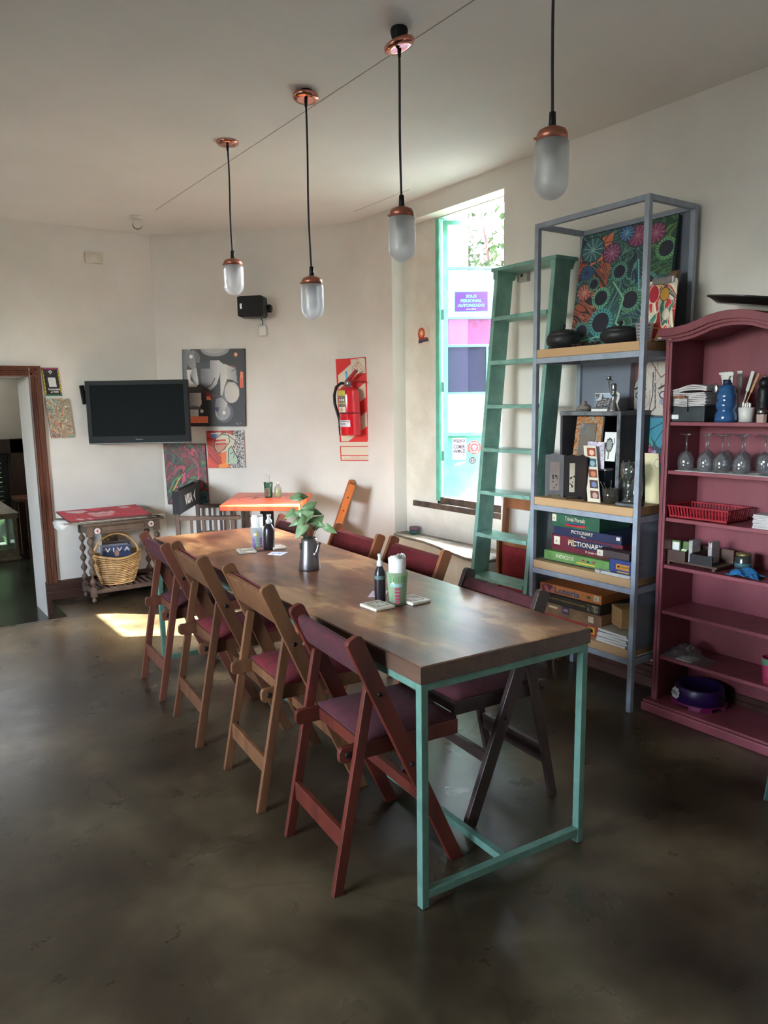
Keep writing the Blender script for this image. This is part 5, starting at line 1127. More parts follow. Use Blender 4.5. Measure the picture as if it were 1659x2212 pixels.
game('black war game box with yellow lettering on the lowest shelf', 2.770, 2.372, .431, .480, 3.03, .26, blk2, blk2, texts=[('EL JUEGO TACTICO Y ESTRATEGICO DE LA GUERRA', .42, .55, .010, .28, yell)], patches=[(.80, .97, .12, .92, mat('khaki_print', (150, 140, 106), .6, 0, (60, 60, 50), 40, lo=.48, hi=.52))])
game('orange lottery game box, top of the pile on the lowest shelf', 2.790, 2.378, .481, .530, 3.045, .26, orb, orb, texts=[('Lotería', .46, .52, .034, .17, sky_), ('R', .925, .56, .010, .008, INK)], patches=[(.04, .22, .08, .92, mat('pinkish_photo', (190, 110, 110), .6, 0, (120, 44, 52), 40, lo=.45, hi=.55)), (.885, .965, .28, .86, cream), (.78, .83, .40, .66, grn)])
# rotated kraft box
t = thing('kraft_box', 'plain gold brown cardboard box standing on the magazines of the lowest shelf', 'box', (3.055, 2.262, .383), -.5)
MB().box((0, .0, 0), (.16, .118, .098)).build('box_body', kraft, t, .002)
MB().box((-.001, -.001, .088), (.161, .119, .100)).build('lid', kraft, t, .002)
for k in range(5):
    z = Z4+k*.0135; c_ = [(196, 196, 188), (150, 156, 150), (214, 212, 204), (120, 124, 120), (190, 186, 176)][k]
    t = thing('magazine', ['lowest', 'second', 'third', 'fourth', 'topmost'][k]+' of the spiral magazines at the right of the lowest shelf', 'magazine', (3.10, 2.285-.003*k, z), (-.03, .02, -.04, .03, -.06)[k], 'magazines stacked on the lowest shelf')
    MB().box((-.095, -.09, 0), (.095, .088, .0105)).build('pages', PAPER, t)
    MB().box((-.096, -.091, .0105), (.096, .089, .0125)).build('cover', mat('mag_cover_%d' % k, c_, .5), t)
# ---- second shelf (z 1.005)
Z2 = 1.006
DKB = wood('dark_screen_wood', (38, 30, 30), (26, 20, 22), .45, 'z', 20)
t = thing('folding_screen', 'small dark four panel folding screen with bird paintings on the second shelf', 'screen', (3.06, 2.61, Z2))
ys = [(2.755, 3.03), (2.668, 3.075), (2.612, 3.035), (2.575, 3.07), (2.482, 3.03)]
for i in range(4):
    (ya, xa), (yb, xb) = ys[i], ys[i+1]; a_ = Vector((xa-3.06, ya-2.61, 0)); b2 = Vector((xb-3.06, yb-2.61, 0)); u = b2-a_; n_ = Vector((u.y, -u.x, 0)).normalized(); n_ = n_ if n_.x < 0 else -n_
    H = .222
    pr_ = [a_, a_+u*.12, a_+u*.2+Vector((0, 0, .012)), a_+u*.8+Vector((0, 0, .012)), a_+u*.88, b2, b2+Vector((0, 0, H)), a_+u*.75+Vector((0, 0, H+.004)), a_+u*.5+Vector((0, 0, H+.010)), a_+u*.25+Vector((0, 0, H+.004)), a_+Vector((0, 0, H))]
    p_ = MB().prism(pr_, -n_*.007).build('panel', DKB, t)
    if i in (0, 2):
        m = MB(); q0 = a_+u*.26+n_*.001; q1 = a_+u*.78+n_*.001; m.prism([q0+Vector((0, 0, .035)), q1+Vector((0, 0, .035)), q1+Vector((0, 0, .185)), q0+Vector((0, 0, .185))], -n_*.001); m.build('painted_inset', mat('inset_tan' if i == 0 else 'inset_cream', (128, 110, 100) if i == 0 else (212, 200, 172), .6), p_)
        m = MB(); rq = random.Random(i)
        for k in range(9): m.ball(q0.lerp(q1, rq.uniform(.15, .85))+Vector((0, 0, rq.uniform(.04, .12)))+n_*.001, rq.uniform(.002, .004), 6, (1, 1, 1.6))
        m.build('painted_birds', INK, p_); 
t = thing('wooden_crate', 'weathered open wooden crate standing on end on the second shelf', 'crate', (3.20, 2.53, Z2))
CRM_ = mat('crate_wood', (74, 72, 76), .7, 0, (54, 50, 54), 8); CRT = mat('crate_blue_edge', (120, 126, 128), .8, 0, (84, 84, 84), 14, lo=.4, hi=.6)
for nme, a_, b2 in (('side_board', (-.10, .175, 0), (.14, .190, .45)), ('side_board', (-.10, -.19, 0), (.14, -.175, .45)), ('back_board', (.13, -.175, 0), (.14, .175, .45)), ('bottom_board', (-.10, -.175, 0), (.13, .175, .015))):
    MB().box(a_, b2).build(nme, CRM_, t, .001)
MB().box((-.105, -.192, .428), (.14, .192, .449)).build('top_board', CRT, t, .001)
MB().box((-.106, -.192, .0), (-.100, -.172, .43)).build('edge_strip', CRT, t)
def leaning(name, label, yL, yR, z0, z1, xb, xt, art, cat, depth=.006, group=None, edge=None, sh=0., pname='printed_face', body='backing'):
    """flat thing leaning back: bottom at xb, top at xt; sh shifts the top sideways (towards the left)"""
    return painting(name, label, art, (xt, yL-sh, z1), (0, yR-yL, 0), (xb-xt, sh, z0-z1), depth, edge, cat, group, pname, body)
A = Art(60, 90, (186, 150, 110)); A.swirl(2, [(196, 150, 104), (170, 160, 140), (210, 130, 70)], 6, .2, .1, (110, 80, 60)); 
mf = leaning('framed_mirror', 'mirror in an orange and tan painted frame leaning in the crate', 2.636, 2.468, 1.20, 1.428, 3.10, 3.17, A, 'mirror', .012, sh=-.03, pname='painted_frame', body='frame')
mf.location.z += 0
v0_ = Vector((3.166, 2.636+.03, 1.428)); U_ = Vector((0, -.168, 0)); V_ = Vector((-.07, -.03, -.228)); bs = Vector(mf.location); q = [v0_+U_*a+V_*b-bs for a, b in ((.20, .16), (.80, .16), (.80, .86), (.20, .86))]; nn_ = V_.cross(U_).normalized()
MB().prism([p+nn_*.0012 for p in q], nn_*.001).build('mirror_glass', mat('mirror_glass', (215, 220, 226), .04, 1.), mf)
t = thing('crate_block', 'dark books standing in the crate under the mirror', 'book', (3.17, 2.55, Z2+.016))
MB().box((-.03, -.09, 0), (.06, .09, .18)).build('book_block', navy, t); MB().box((-.034, -.09, .0), (-.03, .09, .18)).build('cover', DKB, t)
A = Art(20, 30, (236, 236, 232)); A.ell(.45, .45, .3, .25, (60, 60, 60)); A.ell(.45, .45, .22, .18, (150, 156, 150)); A.poly([(.42, .6), (.5, .6), (.5, .95), (.4, .95)], (120, 110, 90)); A.line([(.65, .5), (.85, .35), (.8, .2)], .02, (30, 30, 30))
leaning('postcard', 'white card with a drawn bush inside the crate', 2.436, 2.362, 1.21, 1.352, 3.09, 3.12, A, 'postcard', .002, 'postcards on the second shelf', sh=-.01)
A = Art(30, 40, (206, 198, 208)); A.swirl(8, [(206, 198, 210), (196, 188, 202), (214, 208, 216)], 7, .2, .06, (176, 160, 180)); A.poly([(.3, .45), (.72, .45), (.72, .6), (.3, .6)], (226, 212, 190))
leaning('postcard', 'lilac marbled card with a small label in front of the crate', 2.515, 2.412, 1.17, 1.303, 3.075, 3.095, A, 'postcard', .002, 'postcards on the second shelf', sh=-.018)
t = thing('card_stack', 'pale blue box supporting the lilac card', 'box', (3.137, 2.478, Z2+.0155)); MB().box((-.03, -.05, 0), (.03, .05, .14)).build('box_body', mat('grey_blue_box', (70, 84, 96), .7), t); MB().box((-.031, -.051, .137), (.031, .051, .148)).build('lid', PAPER, t)
A = Art(30, 110, (222, 214, 192))
for k, c_ in enumerate([((150, 66, 44), (226, 190, 160)), ((50, 92, 110), (150, 170, 180)), ((130, 60, 40), (200, 130, 90)), ((80, 60, 56), (110, 130, 170)), ((110, 56, 44), (190, 160, 150))]):
    y = .04+k*.19; A.poly([(.26, y), (.94, y), (.94, y+.14), (.26, y+.14)], c_[0]); A.ell(.62, y+.08, .2, .05, c_[1])
leaning('photo_strip', 'cream strip of five colour photos leaning beside the folding screen', 2.466, 2.388, 1.008, 1.284, 3.025, 3.06, A, 'photograph', .003, sh=.065*-1)
# objects on the crate
ZC = Z2+.4495
t = thing('sugar_dish', 'small lidded white ceramic dish on top of the crate', 'dish', (3.13, 2.59, ZC))
CER = mat('grey_ceramic', (150, 142, 132), .4, 0, (110, 100, 92), 20); MB().lathe([(0, 0), (.03, 0), (.042, .012), (.044, .016), (0, .016)], (0, 0, 0), 24).build('dish', CER, t); MB().lathe([(.04, .016), (.03, .03), (.012, .036), (.014, .046), (.008, .052), (0, .052)], (0, 0, 0), 24).build('lid', CER, t)
A = Art(50, 34, (150, 160, 170)); A.swirl(4, [(120, 100, 84), (60, 56, 56), (170, 180, 188), (96, 96, 100)], 6, .2, .05, (40, 36, 36)); A.poly([(.4, 0), (1, 0), (1, .3), (.5, .25)], (170, 190, 204)); A.m((A.X < .03) | (A.X > .97) | (A.Y < .04) | (A.Y > .96), (230, 230, 228))
leaning('postcard', 'photo postcard standing on top of the crate behind the metal figure', 2.541, 2.428, ZC+.001, 1.545, 3.155, 3.175, A, 'postcard', .003, 'postcards on the second shelf', sh=-.02)
t = thing('small_book', 'small worn grey book lying on the crate', 'book', (3.135, 2.475, ZC)); MB().box((-.03, -.05, 0), (.03, .05, .012)).build('pages', PAPER, t); MB().box((-.031, -.051, .012), (.031, .051, .02)).build('cover', CRT, t)
t = thing('candle_holder', 'metal angel candle holder with white wing and side cup on the crate', 'candle holder', (3.12, 2.402, ZC))
MB().lathe([(0, 0), (.031, 0), (.030, .004), (.014, .05), (.009, .072), (.012, .078), (.016, .082), (.016, .088), (.009, .092), (.013, .098), (.014, .128), (.011, .134), (0, .134)], (0, 0, 0), 24).build('figure', SILV, t)
MB().tube([(0, .0, .085), (0, .022, .09), (0, .03, .10), (0, .031, .15)], .003, 8).build('arm', SILV, t)
MB().lathe([(0, 0), (.016, 0), (.016, .002), (.011, .004), (.011, .02), (.014, .022), (.009, .022), (.009, .006), (0, .006)], (0, .031, .15), 20).build('candle_cup', SILV, t)
MB().prism([(.0, -.010, .03), (.0, -.028, .004), (.0, -.022, .035), (.0, -.034, .06), (.0, -.034, .085), (.0, -.018, .094), (.0, -.014, .085), (.0, -.024, .078), (.0, -.018, .055)], (.003, 0, 0)).build('wing', WHT, t)
# glasses and vase
def lathe_thing(name, label, cat, loc, parts, group=None):
    t = thing(name, label, cat, loc, 0, group)
    for n_, prof, mm in parts: MB().lathe(prof, (0, 0, 0), 24).build(n_, mm, t)
    return t
TWG = mat('dry_twig', (110, 116, 112), .8)
t = lathe_thing('drinking_glass', 'short clear glass holding dry sprigs on the second shelf', 'glass', (3.05, 2.352, Z2), [('glass', [(0, .003), (.027, .003), (.036, .075), (.038, .075), (.031, .0), (0, 0)], CLEAR)])
for k in range(5):
    a = k*1.3; MB().tube([(0, 0, .01), (.02*math.cos(a), .02*math.sin(a), .05), (.05*math.cos(a), .05*math.sin(a), .09+.01*k)], .0016, 5).build('sprig', TWG, t)
t = lathe_thing('wine_glass', 'stemmed glass with metal snowflake standing on a small wooden block', 'glass', (3.045, 2.245, Z2+.018), [('bowl', [(0, .088), (.006, .088), (.022, .104), (.036, .135), (.037, .16), (.031, .19), (.033, .19), (.039, .16), (.038, .132), (.024, .10), (.006, .084), (0, .084)][::-1], CLEAR), ('stem', [(0, .002), (.03, .002), (.03, .004), (.006, .008), (.0045, .04), (.006, .086), (0, .086)], CLEAR)])
for k in range(3): a = k*PI/3; MB().tube([(-.03, .022*math.cos(a), .140+.022*math.sin(a)), (-.03, -.022*math.cos(a), .140-.022*math.sin(a))], .0016, 5).build('snowflake_arm', SILV, t)
for k in range(3): MB().tube([(0, 0, .1), (.01*k-.01, .012-.01*k, .17), (.02*k-.02, .02-.022*k, .20)], .002, 5).build('sprig', TWG, t)
t = thing('wooden_block', 'small grey wooden block under the stemmed glass', 'block', (3.05, 2.235, Z2)); MB().box((-.035, -.055, 0), (.035, .055, .016)).build('block', CRM_, t, .002); MB().box((-.0365, -.055, .004), (-.035, .055, .012)).build('edge_label', CRT, t)
lathe_thing('glass_vase', 'round clear glass vase at the right of the second shelf', 'vase', (3.16, 2.31, Z2), [('glass', [(0, .004), (.045, .004), (.052, .02), (.052, .12), (.04, .145), (.044, .15), (.057, .12), (.057, .016), (.048, .0), (0, 0)], CLEAR), ('pebbles', [(0, .005), (.044, .005), (.048, .03), (.03, .036), (0, .034)], mat('grey_pebbles', (90, 92, 90), .8, 0, (50, 52, 52), 60, lo=.45, hi=.55))])
lathe_thing('glass_bottle', 'slim clear bottle neck behind the stemmed glass', 'bottle', (3.24, 2.335, Z2), [('glass', [(0, .003), (.028, .003), (.03, .14), (.012, .18), (.011, .235), (.014, .237), (.013, .18), (.032, .14), (.031, 0), (0, 0)], CLEAR)])
# big canvases at the back
A = Art(110, 110, (196, 188, 176)); rq = random.Random(12)
for k in range(60): x, y = rq.random(), rq.random(); A.line([(x, y), (x+rq.uniform(-.12, .12), y+rq.uniform(-.3, .3))], rq.uniform(.002, .008), rq.choice([(60, 56, 60), (150, 140, 132), (226, 220, 208), (100, 92, 90), (120, 70, 66)]), .6)
A.poly([(0, 0), (.30, 0), (.2, .2), (.12, .5), (.16, 1), (0, 1)], (64, 52, 56)); A.poly([(.12, 0), (.42, 0), (.26, .25), (.14, .4)], (122, 72, 66), .8)
for cx in (.28, .86):
    A.ell(cx, .62, .13, .075, (70, 72, 84)); A.ell(cx, .62, .10, .052, (206, 200, 196)); A.ell(cx+.02, .62, .045, .052, (50, 56, 70)); A.line([(cx-.14, .5), (cx, .44), (cx+.12, .5)], .018, (44, 40, 44))
A.line([(.56, .2), (.58, .6), (.52, .9)], .014, (90, 80, 80)); A.line([(.62, .4), (.66, .86), (.56, .94)], .012, (70, 62, 64)); A.line([(.60, .1), (.62, .35)], .01, (120, 112, 110)); A.ell(.86, .74, .10, .08, (110, 120, 160), .6); A.line([(.84, .68), (.86, .98)], .012, (170, 60, 54)); A.line([(.5, .0), (.75, .3), (.9, .2)], .009, (110, 60, 56))
leaning('canvas', 'charcoal drawing of staring eyes on canvas at the back of the second shelf', 2.475, 2.235, 1.43, 1.695, 3.335, 3.345, A, 'painting', .008, 'canvases on the steel shelf')
A = Art(70, 120, (52, 70, 84)); 
A.poly([(.1, .02), (1, .02), (1, .36), (.75, .40), (.45, .36), (.15, .22)], (62, 138, 158)); A.poly([(0, .16), (.16, .22), (.3, .34), (.05, .42), (0, .4)], (60, 156, 140))
for a in ((.05, .18), (.3, .34), (.55, .40), (.85, .40)): A.line([(.85, .02), a], .01, (24, 44, 60))
A.ell(.85, .02, .12, .04, (222, 130, 90))
rq = random.Random(5)
for k in range(26): x, y = rq.uniform(0, 1), rq.uniform(.36, .56); A.ell(x, y, .09, .035, rq.choice([(196, 90, 130), (176, 60, 90), (150, 140, 160), (206, 120, 160)])); A.ell(x, y, .09, .035, (34, 30, 50), 1, .18)
A.poly([(.9, .46), (.5, .62), (.1, .86), (0, 1), (.3, 1), (.6, .8), (1, .6)], (56, 156, 140)); A.line([(1, .48), (.5, .64), (.1, .88)], .012, (20, 50, 56)); A.line([(.95, .44), (.8, .6)], .03, (60, 170, 150))
leaning('canvas', 'teal flower painting on canvas standing below the charcoal eyes', 2.362, 2.20, 1.007, 1.425, 3.325, 3.332, A, 'painting', .008, 'canvases on the steel shelf')
A = Art(50, 110, (222, 210, 166)); A.ell(.92, .20, .22, .09, (236, 228, 196)); A.ell(.92, .20, .22, .09, (70, 64, 50), 1, .08); A.ell(.50, .30, .06, .02, (236, 228, 196)); A.ell(.50, .30, .06, .02, (70, 64, 50), 1, .3)
leaning('picture_card', 'plain cream panel with a thought bubble at the right of the second shelf', 2.250, 2.172, 1.007, 1.25, 3.19, 3.20, A, 'card', .008, sh=-.02)
# ---- top shelf (z 1.774)
A = Art(230, 280, (52, 84, 92)); A.swirl(41, [(36, 60, 72), (40, 78, 72), (34, 52, 66), (46, 86, 82), (38, 70, 84), (52, 92, 72)], 7.5, .12, .075, (92, 140, 128)); A.swirl(44, [(40, 64, 70), (44, 84, 74), (36, 56, 70)], 13, .10, .10, (86, 136, 120), (np.sin(A.X*11+3)*np.sin(A.Y*9) > .1))
ok_ = (A.X < .34-(A.Y-.5)*.15) & (A.Y > .18) & (A.Y < .92); A.swirl(52, [(178, 98, 68), (160, 82, 58), (186, 110, 76)], 9, .2, .16, (48, 40, 50), ok_ & (np.sin(A.X*14+A.Y*9) > -.5))
A.poly([(.20, .06), (.36, .02), (.34, .16), (.26, .24), (.12, .28), (.16, .18)], (208, 116, 80)); A.swirl(60, [(70, 112, 72), (56, 98, 72), (88, 120, 72)], 7, .2, .16, (36, 70, 60), (A.X > .72) & (A.Y < .45)); A.rays(.24, .1, .2, 7, (50, 40, 50))
for cx, cy, r, c1_, c2_ in ((.14, .14, .13, (44, 96, 104), (140, 180, 170)), (.36, .20, .10, (112, 58, 96), (176, 116, 146)), (.62, .10, .11, (120, 54, 92), (170, 104, 128)), (.80, .11, .10, (116, 50, 84), (176, 116, 140)), (.10, .33, .075, (50, 90, 140), (40, 50, 80)), (.10, .50, .09, (150, 80, 80), (210, 150, 120)), (.50, .06, .08, (50, 84, 130), (110, 160, 190))):
    A.ell(cx, cy, r, r*.85, c1_); A.rays(cx, cy, r, 11, c2_, .004); A.ell(cx, cy, r, r*.85, (30, 40, 52), 1, .08)
for cx, cy, r, rc in ((.92, .25, .075, (110, 170, 100)), (.47, .37, .065, (90, 160, 140)), (.30, .57, .075, (110, 180, 140)), (.33, .78, .10, (70, 150, 150)), (.62, .62, .085, (90, 150, 110)), (.12, .84, .07, (80, 140, 130)), (.78, .50, .07, (90, 150, 150)), (.20, .44, .05, (90, 150, 130))):
    A.ell(cx, cy, r*1.35, r*1.2, rc); A.rays(cx, cy, r*1.35, 22, (30, 60, 60), .004, r); A.ell(cx, cy, r, r*.9, (34, 36, 50)); A.ell(cx, cy, r, r*.9, (100, 160, 160), 1, .06)
A.line([(.0, .95), (.3, .9), (.6, .95), (1, .85)], .008, (120, 190, 170)); A.line([(.42, .45), (.55, .6), (.5, .8), (.7, .95)], .008, (130, 190, 160)); A.line([(.66, .3), (.7, .55), (.9, .6)], .007, (120, 180, 190))
leaning('canvas', 'large green blue patterned painting with orange at the left on the top shelf', 2.790, 2.225, 1.776, 2.372, 3.235, 3.325, A, 'painting', .02, 'canvases on the steel shelf', mat('canvas_teal_edge', (44, 78, 80), .7))
A = Art(80, 110, (206, 60, 56)); A.swirl(71, [(196, 50, 56), (226, 176, 70), (60, 130, 110), (230, 220, 196), (50, 70, 100), (204, 60, 60)], 3.2, .3, .10, (226, 214, 190)); A.ell(.35, .22, .16, .16, (176, 30, 50)); A.ell(.35, .22, .16, .16, (240, 226, 200), 1, .1); A.ell(.66, .24, .14, .12, (226, 170, 60)); A.ell(.66, .24, .14, .12, (40, 60, 70), 1, .12); A.ell(.74, .58, .10, .09, (232, 222, 200)); A.poly([(.2, .75), (.6, .8), (.5, .98), (.2, .95)], (190, 46, 40)); A.line([(.2, .75), (.6, .8), (.5, .98), (.2, .95), (.2, .75)], .012, (236, 190, 80))
cl = leaning('clipboard', 'clipboard with a bright red and yellow painting on the top shelf', 2.262, 2.08, 1.776, 2.055, 3.10, 3.17, A, 'clipboard', .004, None, wood('clip_brown', (110, 84, 64), (90, 66, 50), .5), sh=-.03)
cb = Vector(cl.location); MB().box((3.155-cb.x, 2.235-cb.y, 2.035-cb.z), (3.17-cb.x, 2.125-cb.y, 2.065-cb.z)).build('clip', SILV, cl, .003)
t = thing('bare_plank', 'bare brown wooden plank behind the clipboard on the top shelf', 'panel', (3.27, 2.20, 1.776)); MB().prism([(-.07, -.024, 0), (.0, -.024, .33), (.02, -.024, .33), (-.05, -.024, 0)], (0, .044, 0)).build('panel', MATS['clip_brown'], t); MB().prism([(-.074, -.02, .02), (-.006, -.02, .32), (-.002, -.02, .32), (-.07, -.02, .02)], (0, .036, 0)).build('lining', card_, t)
GP = mat('black_clay', (40, 42, 46), .5, 0, (30, 31, 34), 12)
def claypot(label, x, y, r, h):
    t = thing('clay_pot', label, 'pot', (x, y, 1.775), 0, 'black clay pots on the top shelf')
    MB().lathe([(0, 0), (r*.6, 0), (r*.95, h*.25), (r, h*.45), (r*.93, h*.62), (r*.86, h*.64), (0, h*.6)], (0, 0, 0), 28).build('body', GP, t)
    MB().lathe([(r*.92, h*.62), (r*.8, h*.76), (r*.4, h*.88), (0, h*.9)], (0, 0, 0), 28).build('lid', GP, t)
    MB().lathe([(0, 0), (r*.08, 0), (r*.07, h*.08), (r*.14, h*.14), (r*.12, h*.22), (0, h*.24)], (0, 0, h*.88), 14).build('knob', GP, t)
    return t
claypot('black lidded clay pot at the left end of the top shelf', 3.125, 2.735, .088, .115); claypot('wider black clay pot in front of the big painting on the top shelf', 3.13, 2.385, .095, .10)
rq = random.Random(8); FLW = mat('dried_flower', (96, 72, 62), .9, 0, (60, 46, 42), 40)
for k in range(7):
    t = thing('dried_flower', 'dried brown flower head lying between the two clay pots', 'flower', (3.09+rq.uniform(-.03, .06), 2.63-k*.023, 1.776), rq.uniform(0, 6), 'dried flowers on the top shelf')
    m = MB()
    for j in range(9): a = j*.7; m.add([(0, 0, .008), (.018*math.cos(a-.3), .018*math.sin(a-.3), .018), (.026*math.cos(a), .026*math.sin(a), .006+.02*rq.random()), (.018*math.cos(a+.3), .018*math.sin(a+.3), .016)], [(0, 1, 2, 3)])
    o = m.build('petals', FLW, t); o['kind'] = 'stuff'; MB().ball((0, 0, .008), .008, 8).build('core', GP, t)
t = tumbler('white patterned plastic cup in front of the clipboard on the top shelf', 3.07, 2.205, 1.775, .032, .040, .082, CLF, [(.01+k*.014, .016+k*.014, 150, 250, mat('grey_scribble', (120, 110, 120), .6)) for k in range(5)], 'tumblers')

# ------------------------------------------------------------------ cabinet
CX0, CX1, CY0, CY1 = 3.125, 3.388, 1.495, 2.118; CC = Vector((3.256, 1.806, 0))
t = thing('painted_cabinet', 'tall dusty pink painted bookcase with arched cornice on the right', 'bookcase', CC)
def cb_box(name, x0, x1, y0, y1, z0, z1, bev=.002, m_=None): return MB().box((x0-CC.x, y0-CC.y, z0), (x1-CC.x, y1-CC.y, z1)).build(name, m_ or PINK, t, bev)
for s_ in (-1, 1):
    ys_ = (CY1-.022, CY1) if s_ > 0 else (CY0, CY0+.022)
    cb_box('side_panel', CX0+.004, CX1, ys_[0], ys_[1], .055, 1.79)
    yf = (CY1-.028, CY1+.004) if s_ > 0 else (CY0-.004, CY0+.028)
    cb_box('front_stile', CX0-.008, CX0+.010, yf[0], yf[1], .055, 1.785, .003)
    cb_box('stile_bead', CX0-.013, CX0-.008, (yf[0]+yf[1])/2-.004, (yf[0]+yf[1])/2+.006, .10, 1.775, .002)
cb_box('back_panel', CX1-.008, CX1, CY0+.022, CY1-.022, .055, 1.83)
for z in (1.406, 1.181, .958, .732, .508, .281): cb_box('shelf_board', CX0+.004, CX1-.01, CY0+.022, CY1-.022, z-.017, z, .002)
cb_box('plinth', CX0-.055, CX1, CY0-.03, CY1+.028, 0, .045, .006); cb_box('plinth', CX0-.045, CX1, CY0-.02, CY1+.022, .045, .057, .003)
tops = [(2.1455, 1.826), (2.06, 1.828), (2.0, 1.836), (1.95, 1.850), (1.90, 1.866), (1.85, 1.874), (1.806, 1.876)]
tops = tops+[(2*1.806-y, z) for y, z in tops[-2::-1]]
def corn(dz0, dz1, x0, x1, yl, nme):
    f = lambda y: 1.806+(y-1.806)*yl
    up_ = [(x0-CC.x, f(y)-CC.y, z+dz1) for y, z in tops]; dn = [(x0-CC.x, f(y)-CC.y, z+dz0) for y, z in tops][::-1]; n = len(tops); pts = up_+dn
    m = MB(); vs = pts+[(x1-CC.x, p[1], p[2]) for p in pts]; N_ = len(pts); fs = [(i, (i+1) % N_, (i+1) % N_+N_, i+N_) for i in range(N_)]
    for i in range(n-1): fs.append((i, i+1, N_-2-i, N_-1-i)); fs.append((N_+N_-1-i, N_+N_-2-i, N_+i+1, N_+i))
    m.add(vs, fs); m.build(nme, PINK, t, .002)
corn(-.036, .0, CX0-.042, CX1, 1., 'cornice'); corn(-.048, -.034, CX0-.028, CX1, .965, 'cornice_bead'); corn(-.062, -.046, CX0-.014, CX0+.02, .93, 'cornice_apron')
# tray on top
TRM = mat('tray_black', (42, 46, 44), .35, 0, (34, 38, 36), 10, coat=.3)
t = thing('serving_tray', 'round black metal tray lying tilted on top of the bookcase', 'tray', (3.235, 1.80, 1.903)); t.rotation_euler = (.14, .0, 0)
MB().lathe([(0, 0), (.135, 0), (.168, .022), (.176, .024), (.178, .030), (.166, .030), (.134, .008), (0, .008)], (0, 0, 0), 40).build('pan', TRM, t)
MB().lathe([(.172, .024), (.179, .024), (.180, .031), (.172, .031)], (0, 0, 0), 40, None, True, True).build('rim', TRM, t)
# shelf 1: napkins, caddy, bottle, mug, mill, salt
Z = 1.4065
NAP = mat('napkin_white', (206, 200, 198), .9, 0, (180, 174, 172), 26, (1, 1, 7), .4, 60)
t = thing('napkin_caddy', 'dark wire caddy with a small turned wooden handle holding napkins', 'caddy', (3.21, 2.035, Z))
MB().box((-.07, -.105, 0), (.07, .055, .068)).box((-.055, -.10, .068), (.055, -.09, .075)).build('tin_box', mat('dark_tin', (50, 58, 60), .5, .2, (36, 42, 44), 20), t, .003)
MB().tube([(-.074, .05, .045), (-.074, .05, .11), (-.074, -.022, .112), (-.074, -.026, .045)], .0022, 6).build('wire', BLK, t)
MB().lathe([(0, 0), (.007, 0), (.006, .012), (.008, .026), (.006, .040), (.007, .056), (0, .056)], (-.076, -.014, .112), 12, (0, 1, 0)).build('handle', wood('turned_wood', (150, 96, 70), (120, 74, 54), .4), t)
MB().box((-.073, .02, .012), (-.071, .055, .032)).build('label', PAPER, t)
rq = random.Random(2)
t = thing('napkin_stack', 'thick ruffled pile of white napkins on the caddy, top shelf of the bookcase', 'napkin', (3.205, 2.02, Z+.069), 0, 'white napkins in the bookcase')
for k in range(11):
    m = MB(); N = 10; vs = []; fs = []; z = k*.0078; dx = rq.uniform(-.004, .004); dy = rq.uniform(-.006, .006)
    bend = lambda q: (.012*math.sin(q*PI*1.2+.3) if k > 7 else 0)+.0015*math.sin(q*9+k)
    for i in range(N+1):
        y = -.09+.175*i/N
        for x_, zz in ((-.062, 0), (.062, 0), (.062, .0066), (-.062, .0066)): vs.append((x_+dx, y+dy, z+zz+bend(i/N)))
    for i in range(N):
        for q_ in range(4): fs.append((i*4+q_, (i+1)*4+q_, (i+1)*4+(q_+1) % 4, i*4+(q_+1) % 4))
    fs += [(0, 1, 2, 3), (N*4+3, N*4+2, N*4+1, N*4)]; m.add(vs, fs); m.build('napkin', NAP, t)
BLG = mat('blue_plastic', (44, 92, 140), .15, 0, (34, 74, 120), 6, coat=.5)
t = thing('spray_bottle', 'transparent blue ribbed spray bottle with white trigger in the bookcase', 'bottle', (3.18, 1.853, Z))
MB().lathe([(0, 0), (.044, 0), (.047, .012), (.046, .03), (.038, .045), (.037, .052), (.044, .064), (.044, .082), (.036, .092), (.042, .104), (.041, .122), (.034, .132), (.035, .142), (.030, .155), (.018, .162), (0, .162)], (0, 0, 0), 32).build('bottle', BLG, t)
MB().lathe([(0, 0), (.019, 0), (.019, .022), (0, .022)], (0, 0, .160), 20).build('collar', navy, t)
MB().prism([(0, .016, .182), (0, .016, .20), (0, .034, .206), (0, .034, .214), (0, -.024, .217), (0, -.036, .212), (0, -.034, .198), (0, -.016, .196), (0, -.012, .182)], (-.018, 0, 0)).build('trigger_head', WHT, t, .003)
MB().prism([(-.002, -.024, .197), (-.002, -.030, .197), (-.002, -.030, .168), (-.002, -.024, .172)], (-.012, 0, 0)).build('trigger', WHT, t)
t = thing('mug', 'white mug holding cutlery and straws behind the blue bottle', 'mug', (3.25, 1.845, Z)); MB().lathe([(0, .004), (.036, .004), (.038, .075), (.041, .075), (.040, .0), (0, 0)], (0, 0, 0), 24).build('body', WHT, t)
MB().tube([(0, .038, .06), (0, .060, .055), (0, .064, .035), (0, .054, .018), (0, .038, .014)], .005, 8).build('handle', WHT, t)
